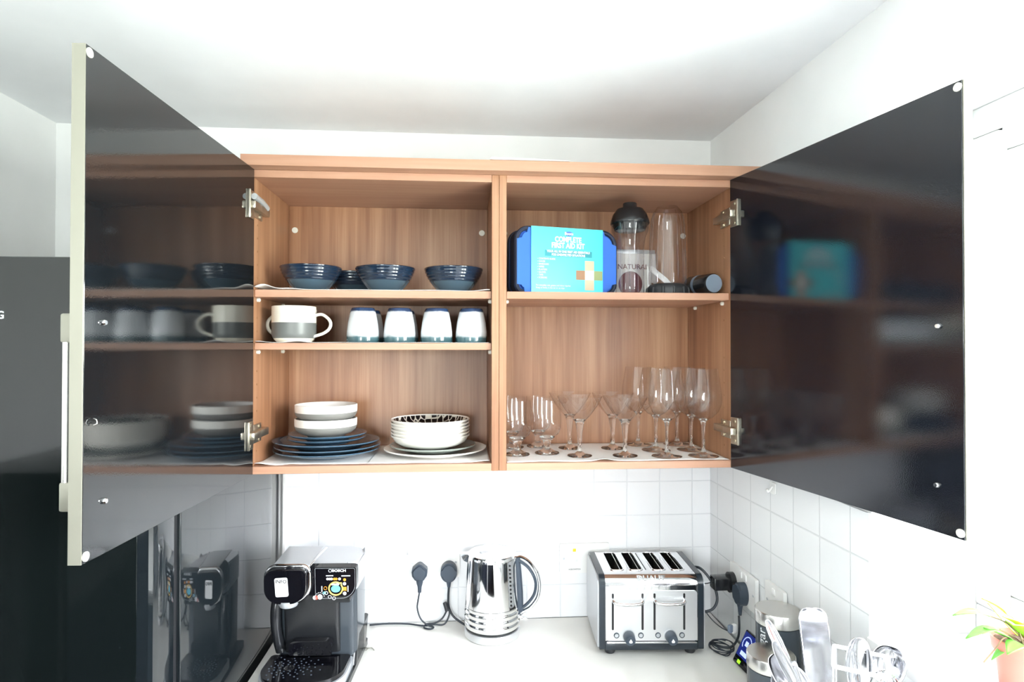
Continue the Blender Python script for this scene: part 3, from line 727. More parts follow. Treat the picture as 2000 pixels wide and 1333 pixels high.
# blender cup with black flip lid
t = thing('blender_bottle', 'clear plastic drinking bottle with a black domed lid', 'bottle', (.350, -.222, KZ))
b = B(); add_lathe(b, [(0, 0), (.034, 0), (.0365, .003), (.037, .02), (.0365, .08), (.037, .125), (.040, .150), (.0475, .168), (.0485, .188), (.0477, .1885), (.0470, .188)], 48); bo = obj('bottle_body', b, M_plast, t)
b = B()
for k in range(10):
    a = k * PI / 5; add_tube(b, [(.0375 * math.cos(a), .0375 * math.sin(a), .006), (.0372 * math.cos(a), .0372 * math.sin(a), .12)], .0012, 6)
obj('ribs', b, M_plast, bo)
b = B(); add_lathe(b, [(.050, .186), (.0512, .189), (.050, .195), (.044, .212), (.034, .226), (.020, .229), (.0185, .231), (.018, .241), (.0165, .2425), (0, .2425)], 48); add_lathe(b, [(.050, .186), (.0475, .187), (.0395, .17), (.032, .168), (0, .168)], 48)
obj('lid', b, M_black, t)
# tall inverted cup on a black blade base
t = thing('blender_cup', 'tall clear blender cup upside down on a black blade base', 'blender cup', (.4535, -.215, KZ))
b = B(); add_lathe(b, [(0, 0), (.052, 0), (.055, .003), (.0555, .014), (.052, .022), (.046, .028), (.040, .030), (0, .030)], 48)
for k in range(12):
    a = k * PI / 6; add_tube(b, [(.0555 * math.cos(a), .0555 * math.sin(a), .003), (.0535 * math.cos(a), .0535 * math.sin(a), .019)], .004, 8)
obj('blade_base', b, M_blackm, t)
b = B(); add_lathe(b, [(.0450, .0302), (.0490, .0302), (.0495, .05), (.0488, .09), (.0470, .14), (.0445, .18), (.0420, .205), (.037, .222), (.028, .2335), (.0265, .236), (0, .2345)], 56)
cp = obj('cup_body', b, M_plast, t)
b = B()
for k in range(8):
    a = k * PI / 4 + .25; add_tube(b, cr([(r * math.cos(a), r * math.sin(a), z) for r, z in ((.049, .04), (.0483, .09), (.0465, .14), (.0438, .18), (.0415, .204), (.036, .222))], 4), .0013, 6)
obj('ribs', b, M_plast, cp)
# white packet behind
t = thing('food_packet', 'white printed food packet standing behind the clear bottles', 'packet', (.395, -.085, KZ), math.radians(2))
b = B(); add_box(b, -.068, .068, -.02, .02, 0, .135, .006, 3)
for v in b.verts:
    if v.co.z > .09: v.co.y *= max(.12, 1 - (v.co.z - .09) / .05)
obj('pouch', b, M_white, t)
b = B(); add_box(b, -.066, .066, -.004, .004, .130, .142, .001); obj('zip_seal', b, M_silverp, t)
b = B(); oval(b, -.012, .042, .034, .036, -.0212, -.019); obj('printed_oval', b, M_redp, t)
text('lettering', 'NATURAL', .020, M_redp, t, (-.005, -.0212, .09), (PI / 2, 0, 0), .0003)
b = B(); oval(b, .048, .03, .012, .016, -.0212, -.019); obj('printed_oval', b, M_brownp, t)
# white plastic strap (lid handle) leaning across the blade base
b = B(); add_tube(b, [(.425, -.140, KZ + .088), (.470, -.150, KZ + .048), (.497, -.156, KZ + .016)], .0075, 8, flat=.25, upv=(0, 1, 0)); add_tube(b, [(.425, -.140, KZ + .088), (.428, -.139, KZ + .05), (.428, -.139, KZ + .003)], .006, 8, flat=.3, upv=(0, 1, 0))
tag(obj('plastic_strap', b, M_white), 'white plastic strap leaning behind the tall upturned cup', 'strap')
# black cylinder lying on its side
t = thing('insulated_flask', 'small black flask lying on its side with a grey blue end', 'flask', (.552, -.285, KZ + .0265))
d = Vector((-.024, .135, .004)).normalized()
rm = d.to_track_quat('Z', 'Y').to_matrix().to_4x4()
b = B(); add_lathe(b, [(0, .001), (.0235, .001), (.0255, .004), (.026, .02), (.026, .105), (.022, .112), (0, .112)], 40, mtx=rm); obj('flask_body', b, M_black, t)
b = B(); add_lathe(b, [(0, -.0005), (.0225, -.0005), (.0235, .0012), (0, .0014)], 40, mtx=rm); obj('end_cap', b, M_greyend, t)
b = B(); add_lathe(b, [(.0262, .060), (.0266, .062), (.0266, .070), (.0262, .072)], 40, mtx=rm); obj('grip_ring', b, M_greyend, t)
b = B(); add_lathe(b, [(0, 0), (.024, 0), (.026, .003), (.026, .034), (.022, .040), (.012, .042), (0, .042)], 36)
o = obj('screw_lid', b, M_blackm); o.location = (.548, -.080, KZ); tag(o, 'round black screw lid standing behind the lying flask', 'lid')

# ------------------------------------------------------------------ fridge freezer
FX = -.6025
FRZ = math.radians(-1.08)
FR = Matrix.Translation((FX - .001, -.03, 0)) @ Matrix.Rotation(FRZ, 4, 'Z') @ Matrix.Translation((-.2975, -.32, 0))
t = thing('fridge_freezer', 'tall gloss black fridge freezer left of the wall cabinets', 'fridge', FR.translation, FRZ)
def fb(x0, x1, y0, y1, z0, z1, bev, m, name, lab=None, par=None):
    b = B(); add_box(b, x0 - (FX - .2975), x1 - (FX - .2975), y0 + .35, y1 + .35, z0, z1, bev, 3); return obj(name, b, m, par or t, label=lab)
fb(FX - .595, FX, -.6029, -.03, .03, 1.8545, .003, M_fridge, 'body')
fb(FX - .588, FX - .007, -.6279, -.603, .05, 1.850, 0, M_inside, 'door_gasket')
for z0, z1 in ((.75, 1.8545), (.05, .742)):
    b = B(); o3 = [(-.2975 + x, y) for x, y in [(0, 0)]]
    X0, X1 = -.2975, .2975; Y0, Y1 = -.6975 + .35, -.6282 + .35
    pts = [(X0, Y1), (X1, Y1), (X1, -.6822 + .35), (X1 - .004, -.6925 + .35), (X1 - .010, -.6965 + .35), (X1 - .028, Y0), (X0 + .006, Y0), (X0, Y0 + .006)]
    add_prism(b, pts, z0, z1, 'xy'); dd = obj('door', b, M_fridge, t, smooth=30)
    if z1 > 1.8:
        b = B(); add_box(b, X0 + .004, X1 - .0285, Y0 - .0012, Y0 + .0005, z0 + .002, z1 - .001, .0005, 1); dp = obj('door_panel', b, M_fridgeF, dd)
        text('lettering', 'SAMSUNG', .0185, M_mark, dd, (.0500 - .0445, Y0 - .0014, 1.7535), (PI / 2, 0, 0), .0003, 'CENTER', bold=.0004)
for sx in (-.26, .26):
    for sy in (-.23, .28):
        b = B(); add_lathe(b, [(0, 0), (.02, 0), (.02, .03), (0, .03)], 16, sx, sy); obj('foot', b, M_blackm, t)

# ------------------------------------------------------------------ sockets, plugs, cables
def plate_thing(name, label, cat, loc, rz, wdt, parts, hgt=.086):
    t = thing(name, label, cat, loc, rz)
    b = B(); v = add_prism(b, rrect(-wdt / 2, wdt / 2, -hgt / 2, hgt / 2, .004, 3), -.009, 0, 'xz'); obj('faceplate', b, M_white, t)
    for (x, z, w2, h2, d2, n, m) in parts:
        b = B(); add_box(b, x - w2, x + w2, -.009 - d2, -.0088, z - h2, z + h2, .0008); obj(n, b, m, t)
    for sx in (-1, 1):
        b = B(); add_lathe(b, [(0, 0), (.0035, 0), (.003, .0012), (0, .0012)], 12, mtx=Matrix.Translation((sx * (wdt / 2 - .012), -.009, 0)) @ Matrix.Rotation(PI / 2, 4, 'X')); obj('screw', b, M_silverp, t)
    return t
dbl = lambda: [(-.05 + .0, .024, .006, .009, .003, 'switch', M_white), (.05, .024, .006, .009, .003, 'switch', M_white)]
plate_thing('double_socket', 'white double socket on the back wall between coffee machine and kettle', 'socket', (-.170, -.0062, 1.0765), 0, .148, [(-.003, .030, .006, .008, .003, 'switch', M_white), (.013, .030, .006, .008, .003, 'switch', M_white)])
sw = plate_thing('appliance_switch', 'white switch plate with an orange neon light behind the toaster', 'switch', (.2700, -.0062, 1.0785), 0, .147, [(-.0305, .0245, .0048, .0045, .0015, 'neon_lamp', M_neon), (-.0305, .002, .008, .011, .003, 'switch', M_white), (.035, .002, .008, .011, .003, 'switch', M_white)])
text('lettering', 'HOB SWITCH', .0058, M_blackm, sw, (-.030, -.0094, -.032), (PI / 2, 0, 0), .0002); text('lettering', 'HOOD', .0058, M_blackm, sw, (.022, -.0094, -.032), (PI / 2, 0, 0), .0002)
plate_thing('double_socket', 'white double socket on the right wall with two black plugs', 'socket', (XR - .0062 + .0031, -.230, 1.068), -PI / 2, .148, [(-.006, .030, .006, .008, .003, 'switch', M_white), (.006 + .014, .030, .006, .008, .003, 'switch', M_white)])
plate_thing('single_socket', 'white single socket on the right wall above the tall canister', 'socket', (XR - .0062 + .0069, -.389, 1.088), -PI / 2, .087, [(.0, .028, .006, .008, .003, 'switch', M_white)])
# white adhesive hook on right wall tiles
t = thing('adhesive_hook', 'small white adhesive hook on the right wall tiles', 'hook', (XR - .0062 + .0070, -.372, 1.362), -PI / 2)
b = B(); add_prism(b, rrect(-.013, .013, -.016, .012, .005, 4), -.003, 0, 'xz'); obj('pad', b, M_white, t)
b = B(); add_tube(b, cr([(0, -.003, .002), (0, -.009, -.006), (0, -.014, -.010), (0, -.017, -.004)]), .0028, 8); obj('hook_arm', b, M_white, t)

def plug(label, loc, rz, outline, cable, cm=None, slim=False):
    t = thing('power_plug', label, 'plug', loc, rz)
    b = B(); add_prism(b, outline, -.030, 0, 'xz')
    bmesh.ops.bevel(b, geom=[e for e in b.edges if e.verts[0].co.y < -.029 and e.verts[1].co.y < -.029], offset=.005, segments=3, affect='EDGES')
    obj('plug_body', b, M_bluegrey, t)
    return t
# plug 1: five sided with a flared cord guard; plug 2: round
out1 = [(0, .026), (-.006, .024), (-.021, .011), (-.0225, .004), (-.021, -.008), (-.013, -.019), (-.008, -.022), (.008, -.022), (.013, -.019), (.021, -.008), (.0225, .004), (.021, .011), (.006, .024)]
t1 = plug('blue black five sided plug in the left half of the socket', (-.2105, -.0158, 1.0560), 0, out1, None)
b = B(); add_tube(b, [(0, -.018, -.018), (0, -.018, -.030), (0, -.018, -.040), (0, -.018, -.056)], .005, 12, rads=[.011, .009, .006, .005]); obj('cord_guard', b, M_bluegrey, t1)
out2 = [(.0235 * math.cos(a * PI / 16), .0275 * math.sin(a * PI / 16)) for a in range(32)]
t2 = plug('round blue black plug beside the kettle', (-.1275, -.0158, 1.0550), 0, out2, None)
b = B(); add_tube(b, [(0, -.018, -.024), (0, -.018, -.033), (0, -.018, -.042)], .005, 12, rads=[.008, .006, .0045]); obj('cord_guard', b, M_bluegrey, t2)
# cables of the two plugs
b = B(); add_tube(b, cr([(-.2105, -.034, 1.002), (-.215, -.034, .975), (-.2165, -.036, .955), (-.207, -.040, .928), (-.188, -.045, .912), (-.170, -.052, .908), (-.178, -.062, .9075), (-.196, -.052, .9075), (-.190, -.040, .912), (-.165, -.036, .913), (-.145, -.034, .925), (-.130, -.034, .950), (-.126, -.036, .935), (-.140, -.044, .912), (-.170, -.048, .9135), (-.200, -.040, .9075), (-.245, -.025, .9075), (-.300, -.020, .9075), (-.352, -.024, .9075)], 8), .0024, 10)
tag(obj('coffee_machine_cable', b, M_cable), 'dark thin cable knotted on the worktop, running left to the coffee machine', 'cable')
b = B(); add_tube(b, [(-.139, -.032, .968), (-.132, -.034, .945)], .006, 10)
tag(obj('cable_tie', b, M_blackm), 'black cable tie holding the bundled cable beside the kettle', 'cable tie')
b = B(); add_tube(b, cr([(-.1275, -.034, 1.014), (-.129, -.032, .985), (-.128, -.026, .955), (-.118, -.030, .932), (-.100, -.036, .917), (-.080, -.045, .9085), (-.066, -.052, .9080)], 8), .0032, 10)
tag(obj('kettle_cable', b, M_cable), 'dark cable curving from the round plug down to the kettle', 'cable')
# right wall plugs
t3 = thing('plug_adaptor', 'boxy black plug adaptor sticking out of the right wall socket', 'plug', (XR - .0155 + .0030, -.178, 1.060), -PI / 2)
b = B(); add_prism(b, [(.024 * math.cos(a * PI / 14), .027 * math.sin(a * PI / 14)) for a in range(28)], -.014, 0, 'xz'); add_box(b, -.018, .018, -.060, -.012, -.017, .017, .004); obj('adaptor_body', b, M_black, t3)
t4 = thing('power_plug', 'oval black plug hanging down on the right wall', 'plug', (XR - .0155 + .0030, -.246, 1.055), -PI / 2)
b = B(); add_prism(b, [(.023 * math.cos(a * PI / 16), .030 * math.sin(a * PI / 16)) for a in range(32)], -.024, 0, 'xz')
bmesh.ops.bevel(b, geom=[e for e in b.edges if e.verts[0].co.y < -.023 and e.verts[1].co.y < -.023], offset=.005, segments=3, affect='EDGES'); obj('plug_body', b, M_bluegrey, t4)
b = B(); add_tube(b, [(0, -.013, -.024), (0, -.013, -.036), (0, -.013, -.055)], .005, 12, rads=[.009, .006, .004]); obj('cord_guard', b, M_bluegrey, t4)
b = B(); add_tube(b, cr([(.6325, -.246, .998), (.6325, -.248, .97), (.631, -.243, .940), (.620, -.235, .915), (.600, -.225, .9078), (.572, -.20, .9078)], 8), .003, 8); tag(obj('plug_cable', b, M_cable), 'black cable hanging from the oval plug down the right wall', 'cable')
b = B(); add_tube(b, cr([(.548, -.125, 1.085), (.566, -.150, 1.090), (.586, -.165, 1.068), (.600, -.172, 1.040), (.602, -.180, 1.012), (.588, -.182, .990), (.560, -.175, .978)], 8), .0036, 10); tag(obj('toaster_cable', b, M_cable), 'thick black cable looping beside the toaster', 'cable')
b = B(); add_tube(b, cr([(.586, -.178, 1.060), (.578, -.176, 1.058), (.564, -.160, 1.045), (.558, -.170, 1.010), (.575, -.190, .975), (.598, -.215, .955), (.612, -.262, .962)], 8), .0014, 8); tag(obj('adaptor_cable', b, M_cable), 'thin dark cable running from the boxy adaptor to the small display', 'cable')
for k, (ox, oz, lb) in enumerate(((0, 0, 'thin dark coiled wire on the worktop right of the toaster, lower loops'), (.004, .012, 'thin dark coiled wire stacked over the lower loops by the toaster'))):
    b = B(); pts = []
    for i in range(60):
        a = i / 60 * 2 * PI * 3; r = .026 + .006 * math.sin(i * .31 + k)
        pts.append((.590 + ox + r * 1.0 * math.cos(a + k), -.232 + .034 * math.sin(a + k) - .01 * k, .9062 + oz + .006 * (i / 60) + .002 * math.sin(a * 2.3)))
    add_tube(b, cr(pts, 2), .0015, 6); tag(obj('coiled_wire', b, M_cable), lb, 'cable', 'coiled wires')
# small white usb plug behind the meter
t = thing('usb_plug', 'small white and grey plug on the cable behind the blue display', 'plug', (.612, -.262, .975), math.radians(30))
b = B(); add_box(b, -.010, .006, -.006, .006, -.012, .010, .003); obj('plug_body', b, M_white, t)
b = B(); add_box(b, -.022, -.009, -.005, .005, -.008, .012, .003); obj('plug_neck', b, M_greyend, t)

# energy display
A0 = Vector((.594, -.290, WT + .0045)); A1 = Vector((.598, -.352, WT + .0045)); A2 = Vector((.634, -.284, .986))
ux = (A1 - A0).normalized(); uz = (A2 - A0); uz = (uz - ux * uz.dot(ux)).normalized(); uy = uz.cross(ux)
mt = Matrix((ux, uy, uz)).transposed().to_4x4(); mt.translation = A0
t = thing('energy_display', 'small square energy monitor with a lit navy screen', 'energy monitor'); t.matrix_world = mt
W1, H1 = .070, .085
sgn = -1 if (mt.to_3x3() @ Vector((0, -1, 0))).x < 0 else 1
f0 = lambda a: -a if sgn < 0 else a
def ybox(bm, x0, x1, d0, d1, z0, z1, bev=0):
    a, c = f0(d0), f0(d1); add_box(bm, x0, x1, min(a, c), max(a, c), z0, z1, bev)
b = B(); ybox(b, 0, W1, -.012, 0, 0, H1, .003); obj('case', b, M_blackg, t)
b = B(); ybox(b, .004, W1 - .004, 0, .0006, .020, H1 - .004); obj('screen', b, M_screen, t, smooth=0)
b = B()
for i in range(28):
    a = i / 28 * 2 * PI
    p = Vector((.028 + .017 * math.cos(a), f0(.0012), .056 + .017 * math.sin(a)))
    if not (3.9 < a < 5.5): add_box(b, p.x - .0012, p.x + .0012, p.y - .0003, p.y + .0003, p.z - .0012, p.z + .0012)
add_box(b, .052, .062, f0(.0012) - .0003, f0(.0012) + .0003, .064, .074); add_box(b, .022, .034, f0(.0012) - .0003, f0(.0012) + .0003, .050, .062)
add_box(b, .018, .046, f0(.0012) - .0003, f0(.0012) + .0003, .026, .036); obj('screen_marks', b, M_scrw, t, smooth=0)
b = B(); ybox(b, .020, .032, 0, .0012, .005, .013, .0005); obj('led', b, M_led, t, label='bright green indicator light')

# ------------------------------------------------------------------ kettle
KX, KY = -.0055, -.093
t = thing('kettle', 'polished stainless steel kettle with black handle strip on its base', 'kettle', (KX, KY, WT + .0008), math.radians(-12))
b = B(); add_lathe(b, [(0, 0), (.073, 0), (.0765, .003), (.077, .018), (.0755, .0215), (.070, .0225), (0, .0225)], 64); obj('power_base', b, M_brush, t)
b = B(); add_lathe(b, [(0, .0235), (.0735, .0235), (.0735, .029), (0, .029)], 64); obj('base_seal', b, M_black, t)
pr = [(.0755, .0292), (.0772, .031)]
for k in range(3):
    z = .035 + k * .0155
    pr += [(.0776 - k * .0003, z), (.0780 - k * .0003, z + .004), (.0776 - k * .0003, z + .008), (.0760 - k * .0003, z + .010), (.0760 - k * .0003, z + .0125)]
pr += [(.0768, .082), (.0764, .0855), (.0755, .0858)]
b = B(); add_lathe(b, pr + [(0, .0858)], 72); obj('ribbed_skirt', b, M_chromeD, t)
b = B(); add_lathe(b, [(.0750, .0862), (.0762, .0872), (.0750, .11), (.0722, .16), (.0688, .212), (.0672, .222), (.065, .2255), (.0625, .2262), (.0620, .2245), (0, .2245)], 96); obj('body', b, M_chromeD, t)
b = B(); add_lathe(b, [(0, .2295), (.040, .2292), (.056, .2278), (.0605, .2262), (.0610, .2248), (0, .2248)], 64)
obj('lid', b, M_chromeD, t)
b = B(); add_prism(b, [(-.012 + .013 * math.cos(a), -.018 + .009 * math.sin(a)) for a in [i * PI / 10 for i in range(20)]], .2285, .2312, 'xy', Matrix.Translation((-.008, 0, 0))); obj('lid_button', b, M_silverp, t)
b = B(); add_prism(b, [(-.064, .014), (-.090, .008), (-.0945, .0), (-.090, -.008), (-.064, -.014)], .196, .219, 'xy')
for v in b.verts:
    if v.co.z < .2 and v.co.x < -.08: v.co.x += .010; v.co.z += .004
obj('spout', b, M_chromeD, t)
# handle: black inner strip and chrome arc
hp = [(.0665, 0, .213), (.080, 0, .217), (.103, 0, .205), (.1245, 0, .176), (.132, 0, .142), (.127, 0, .108), (.108, 0, .080), (.080, 0, .062)]
b = B(); add_tube(b, cr(hp, 8), .0085, 14, flat=.55, upv=(1, 0, 0)); hd = obj('handle', b, M_chromeD, t)
b = B(); add_tube(b, cr([(.0665, 0, .208), (.084, 0, .200), (.102, 0, .186), (.116, 0, .164), (.1215, 0, .142), (.117, 0, .115), (.102, 0, .092), (.078, 0, .070)], 8), .0078, 12, flat=.5, upv=(1, 0, 0)); obj('handle_grip', b, M_bluegrey, hd)
b = B(); add_tube(b, [(.0690, 0, .217), (.0735, 0, .17), (.0775, 0, .12), (.079, 0, .06)], .0085, 10); obj('handle_spine', b, M_bluegrey, t)
b = B()
for k in range(11):
    z = .204 - k * .0105; r = .0690 + (.212 - z) * .055 + .0012
    a = math.radians(-38); add_lathe(b, [(0, 0), (.0028, 0), (.0022, .0012), (0, .0016)], 10, mtx=Matrix.Translation((r * math.cos(a), r * math.sin(a), z)) @ Matrix.Rotation(a, 4, 'Z') @ Matrix.Rotation(PI / 2, 4, 'Y'))
obj('gauge_dots', b, M_black, t)
b = B(); add_box(b, .079, .099, -.007, .007, .044, .0515, .003); add_box(b, .0765, .084, -.006, .006, .041, .056, .002); obj('switch_lever', b, M_chromeD, t)

# ------------------------------------------------------------------ toaster
t = thing('toaster', 'four slot chrome toaster with dark end frames and two knobs', 'toaster', (.4065, -.1400, WT + .0006), math.radians(-3.6))
TD0, TD1, TZ0, TZ1 = -.105, .105, .014, .2025
def tprof(g=0, r=.026):
    return rrect(TD0 - g, TD1 + g, TZ0 - 0, TZ1 + g, 0, 10, (.004, .004, r, r))
XC = .1195
# chrome wrap, with real slots cut: build top as strips
slots = [(-.0980, -.0630), (-.0475, -.0125), (.0135, .0485), (.0640, .0990)]
SY0, SY1 = -.060, .078
b = B()
add_prism(b, rrect(TD0, SY0, TZ0 + .022, TZ1, 0, 10, (.002, 0, 0, .026)), -XC, XC, 'yz')
add_prism(b, rrect(SY1, TD1, TZ0 + .022, TZ1, 0, 10, (0, .002, .026, 0)), -XC, XC, 'yz')
xs = [-XC] + [q for s_l in slots for q in s_l] + [XC]
for i in range(0, len(xs), 2): add_box(b, xs[i], xs[i + 1], SY0, SY1, TZ0 + .06, TZ1)
obj('casing', b, M_chrome, t, smooth=30)
b = B(); add_box(b, -XC + .001, XC - .001, SY0 + .001, SY1 - .001, TZ0 + .03, TZ0 + .0595)
obj('toasting_chamber', b, M_inside, t)
for (a, c) in slots:
    b = B()
    pts = [(a - .001, SY0 - .001), (c + .001, SY0 - .001), (c + .001, SY1 + .001), (a - .001, SY1 + .001)]
    add_tube(b, [(x, y, TZ1 + .0006) for x, y in rrect(a, c, SY0, SY1, .010, 5)], .0022, 8, closed=True); obj('slot_rim', b, M_chrome, t)
    b = B()
    for k in range(9): add_tube(b, [((a + .004), SY0 + .008 + k * .0128, TZ1 - .008), ((a + .004), SY0 + .008 + k * .0128, TZ0 + .07)], .0009, 6); add_tube(b, [((c - .004), SY0 + .008 + k * .0128, TZ1 - .008), ((c - .004), SY0 + .008 + k * .0128, TZ0 + .07)], .0009, 6)
    add_tube(b, [(a + .004, SY0 + .003, TZ1 - .010), (a + .004, SY1 - .003, TZ1 - .010)], .0012, 6); add_tube(b, [(c - .004, SY0 + .003, TZ1 - .010), (c - .004, SY1 - .003, TZ1 - .010)], .0012, 6)
    obj('bread_guard', b, M_steel, t)
b = B(); add_box(b, -.0045, -.0025, SY0 + .004, SY1 - .004, TZ1, TZ1 + .0008); obj('seam_line', b, M_inside, t)
for s in (-1, 1):
    b = B(); x0, x1 = (XC + .0005, XC + .0155)
    if s < 0: x0, x1 = -x1, -x0
    add_prism(b, rrect(TD0 - .002, TD1 + .002, TZ0, TZ1 + .001, 0, 10, (.006, .006, .026, .026)), x0, x1, 'yz'); obj('end_frame', b, M_darkframe, t)
    b = B(); x0, x1 = (XC + .0160, XC + .0200)
    if s < 0: x0, x1 = -x1, -x0
    add_prism(b, rrect(TD0 + .003, TD1 - .003, TZ0 + .004, TZ1 - .006, 0, 10, (.006, .006, .026, .026)), x0, x1, 'yz'); obj('side_plate', b, M_silverp, t)
b = B(); add_box(b, -XC, XC, TD0 - .002, TD1, TZ0, TZ0 + .0215, .002); obj('bottom_frame', b, M_darkframe, t)
b = B(); add_box(b, -XC + .003, XC - .003, TD0 - .0055, TD0 - .002, TZ0 + .0185, TZ0 + .0225, .001); obj('front_lip', b, M_chrome, t)
fp = B(); add_prism(fp, rrect(-XC + .0015, XC - .0015, TZ0 + .024, TZ1 - .036, .008, 5), TD0 - .0022, TD0 - .0001, 'xz'); fpo = obj('front_panel', fp, M_brush, t, label='satin steel control panel')
for gx in (-.098, -.029, .0, .0):
    pass
for gx in (-.103, -.0255, .0065, .0835):
    pass
groove = [-.1010, -.0240, .0070, .0840]
for gx in groove:
    b = B(); add_prism(b, rrect(gx - .0027, gx + .0027, .066, .160, .0026, 5), TD0 - .0030, TD0 - .0018, 'xz'); obj('lever_slot', b, M_inside, t)
for (a, c) in ((groove[0], groove[1]), (groove[2], groove[3])):
    b = B(); add_tube(b, cr([(a, TD0 - .002, .146), (a + .001, TD0 - .012, .143), (a + .008, TD0 - .018, .1395), ((a + c) / 2, TD0 - .0205, .138), (c - .008, TD0 - .018, .1395), (c - .001, TD0 - .012, .143), (c, TD0 - .002, .146)], 6), .0042, 12); obj('lever', b, M_chrome, t)
for kx in (-.0600, .0480):
    b = B(); mt = Matrix.Translation((kx, TD0 - .002, .0505)) @ Matrix.Rotation(PI / 2, 4, 'X')
    add_lathe(b, [(0, 0), (.0165, 0), (.0165, .0015), (0, .0015)], 40, mtx=mt); obj('knob_plate', b, M_silverp, t)
    b = B(); add_lathe(b, [(0, .0016), (.0145, .0016), (.0145, .010), (.0128, .026), (.0118, .028), (0, .028)], 40, mtx=mt)
    kn = obj('knob', b, M_bluegrey, t)
    b = B(); add_prism(b, [(kx, .0555), (kx - .0045, .0485), (kx - .003, .0455), (kx + .003, .0455), (kx + .0045, .0485)], TD0 - .0308, TD0 - .0299, 'xz'); obj('knob_pointer', b, M_print, kn)
for bx in (-.0915, -.0285, .0160, .0780):
    b = B(); mt = Matrix.Translation((bx, TD0 - .0021, .0525)) @ Matrix.Rotation(PI / 2, 4, 'X')
    add_lathe(b, [(.0052, 0), (.0072, 0), (.0070, .0022), (.0054, .0022), (.0052, 0)], 28, mtx=mt); bt = obj('button_ring', b, M_bluegrey, t)
    b = B(); add_lathe(b, [(0, .0002), (.0050, .0002), (.0048, .0024), (0, .0027)], 24, mtx=mt); obj('button', b, M_silverp, bt)
text('lettering', 'DUALIT', .0175, M_chrome, t, (.0, TD0 + .0060, TZ1 - .0062), (math.radians(48), 0, 0), .0012, bold=.0003, squash=1.25)
for sx in (-.105, .105):
    for sy in (-.085, .085):
        b = B(); add_lathe(b, [(0, 0), (.012, 0), (.014, .004), (.012, .014), (0, .014)], 20, sx, sy); obj('foot', b, M_blackm, t)

# ------------------------------------------------------------------ coffee machine
CX0, CY0 = -.447, -.235
t = thing('coffee_machine', 'black pod coffee machine with chrome trimmed round head by the fridge', 'coffee machine', (CX0, CY0, WT + .0006), math.radians(-3))
def lx(x): return x
# rear body
b = B(); add_prism(b, rrect(-.092, .100, -.030, .115, .03, 8, (.02, .02, .045, .045)), .012, .2, 'xy')
for v in b.verts:
    k = (.205 - v.co.z) / .2
    if v.co.y < 0.02: v.co.y += .010 * k
obj('body', b, M_gunm, t)
b = B(); add_prism(b, rrect(-.094, .102, -.045, .118, .03, 8, (.03, .03, .045, .045)), .2005, .271, 'xy')
for v in b.verts:
    if v.co.z > .27 and v.co.y > .08: v.co.z -= .010
    if v.co.z > .27 and v.co.x > .08: v.co.z -= .004
bmesh.ops.bevel(b, geom=[e for e in b.edges if e.verts[0].co.z > .255 and e.verts[1].co.z > .255], offset=.008, segments=3, affect='EDGES')
obj('top_cover', b, M_silverp, t)
# right hand control panel (tilted face, rounded lower right corner)
cpm = Matrix.Translation((.0085, -.042, .1930)) @ Matrix.Rotation(math.radians(5), 4, 'X')
b = B(); add_prism(b, rrect(-.022, .1015, 0, .0795, 0, 8, (.004, .036, .006, .002)), -.022, .0, 'xz', cpm)
pan = obj('control_panel', b, M_blackg, t)
b = B(); add_tube(b, [tuple(cpm @ Vector((x, -.0215, z))) for x, z in rrect(.004, .0985, .003, .0770, 0, 8, (.002, .034, .004, .002))], .0006, 6, closed=True); obj('panel_line', b, M_silverp, pan)
yp = -.0226
def on_panel(bm, x, z, rx, rz, sq=False, n=20):
    pts = [(x - rx, z - rz), (x + rx, z - rz), (x + rx, z + rz), (x - rx, z + rz)] if sq else [(x + rx * math.cos(i * 2 * PI / n), z + rz * math.sin(i * 2 * PI / n)) for i in range(n)]
    add_prism(bm, pts, yp, yp + .0008, 'xz', cpm)
text('lettering', 'BOSCH', .0085, M_mark, pan, tuple(cpm @ Vector((.061, yp - .0002, .0715))), (math.radians(95), 0, 0), .0002, bold=.0003, squash=1.2)
b = B(); add_tube(b, [tuple(cpm @ Vector((.040 + .0036 * math.cos(a), yp, .0715 + .0036 * math.sin(a)))) for a in [i * PI / 8 for i in range(16)]], .0005, 6, closed=True); obj('logo_ring', b, M_mark, pan)
b = B(); on_panel(b, .0385, .0590, .0085, .0011, True); on_panel(b, .0770, .0585, .0105, .0011, True); on_panel(b, .0335, .0510, .0030, .0030); on_panel(b, .0385, .0510, .0030, .0030); on_panel(b, .0430, .0510, .0030, .0030); on_panel(b, .0620, .0510, .0032, .0032)
on_panel(b, .0735, .0390, .0040, .0040); on_panel(b, .0735, .0150, .0042, .0042); on_panel(b, .0815, .0265, .0010, .0075, True); on_panel(b, .0195, .0265, .0010, .0070, True)
on_panel(b, .0145, .0010 + .006, .0060, .0065); on_panel(b, .0020, .0010 + .004, .0045, .0050)
for a in range(7): on_panel(b, .0145 + .0105 * math.cos(.2 + a * .42), .007 + .0105 * math.sin(.2 + a * .42), .0011, .0011)
obj('panel_marks', b, M_mark, pan, smooth=0)
b = B(); on_panel(b, .0495, .0510, .0032, .0030); on_panel(b, .0540, .0510, .0032, .0030); on_panel(b, .0740, .0490, .0034, .0034); on_panel(b, .0735, .0265, .0046, .0046, True); obj('panel_marks', b, M_orange, pan, smooth=0)
b = B(); on_panel(b, .0060, .0050, .0042, .0050); obj('panel_marks', b, M_redm, pan, smooth=0)
b = B(); add_tube(b, [tuple(cpm @ Vector((.0525 + r * math.cos(a), yp - .0004, .0275 + r * math.sin(a)))) for a in [i * PI / 16 for i in range(32)] for r in (.0160 + (.0035 if abs(a - PI / 4) < .12 else 0),)], .0017, 8, closed=True); obj('light_ring', b, M_gold, pan, label='lit gold ring around the button')
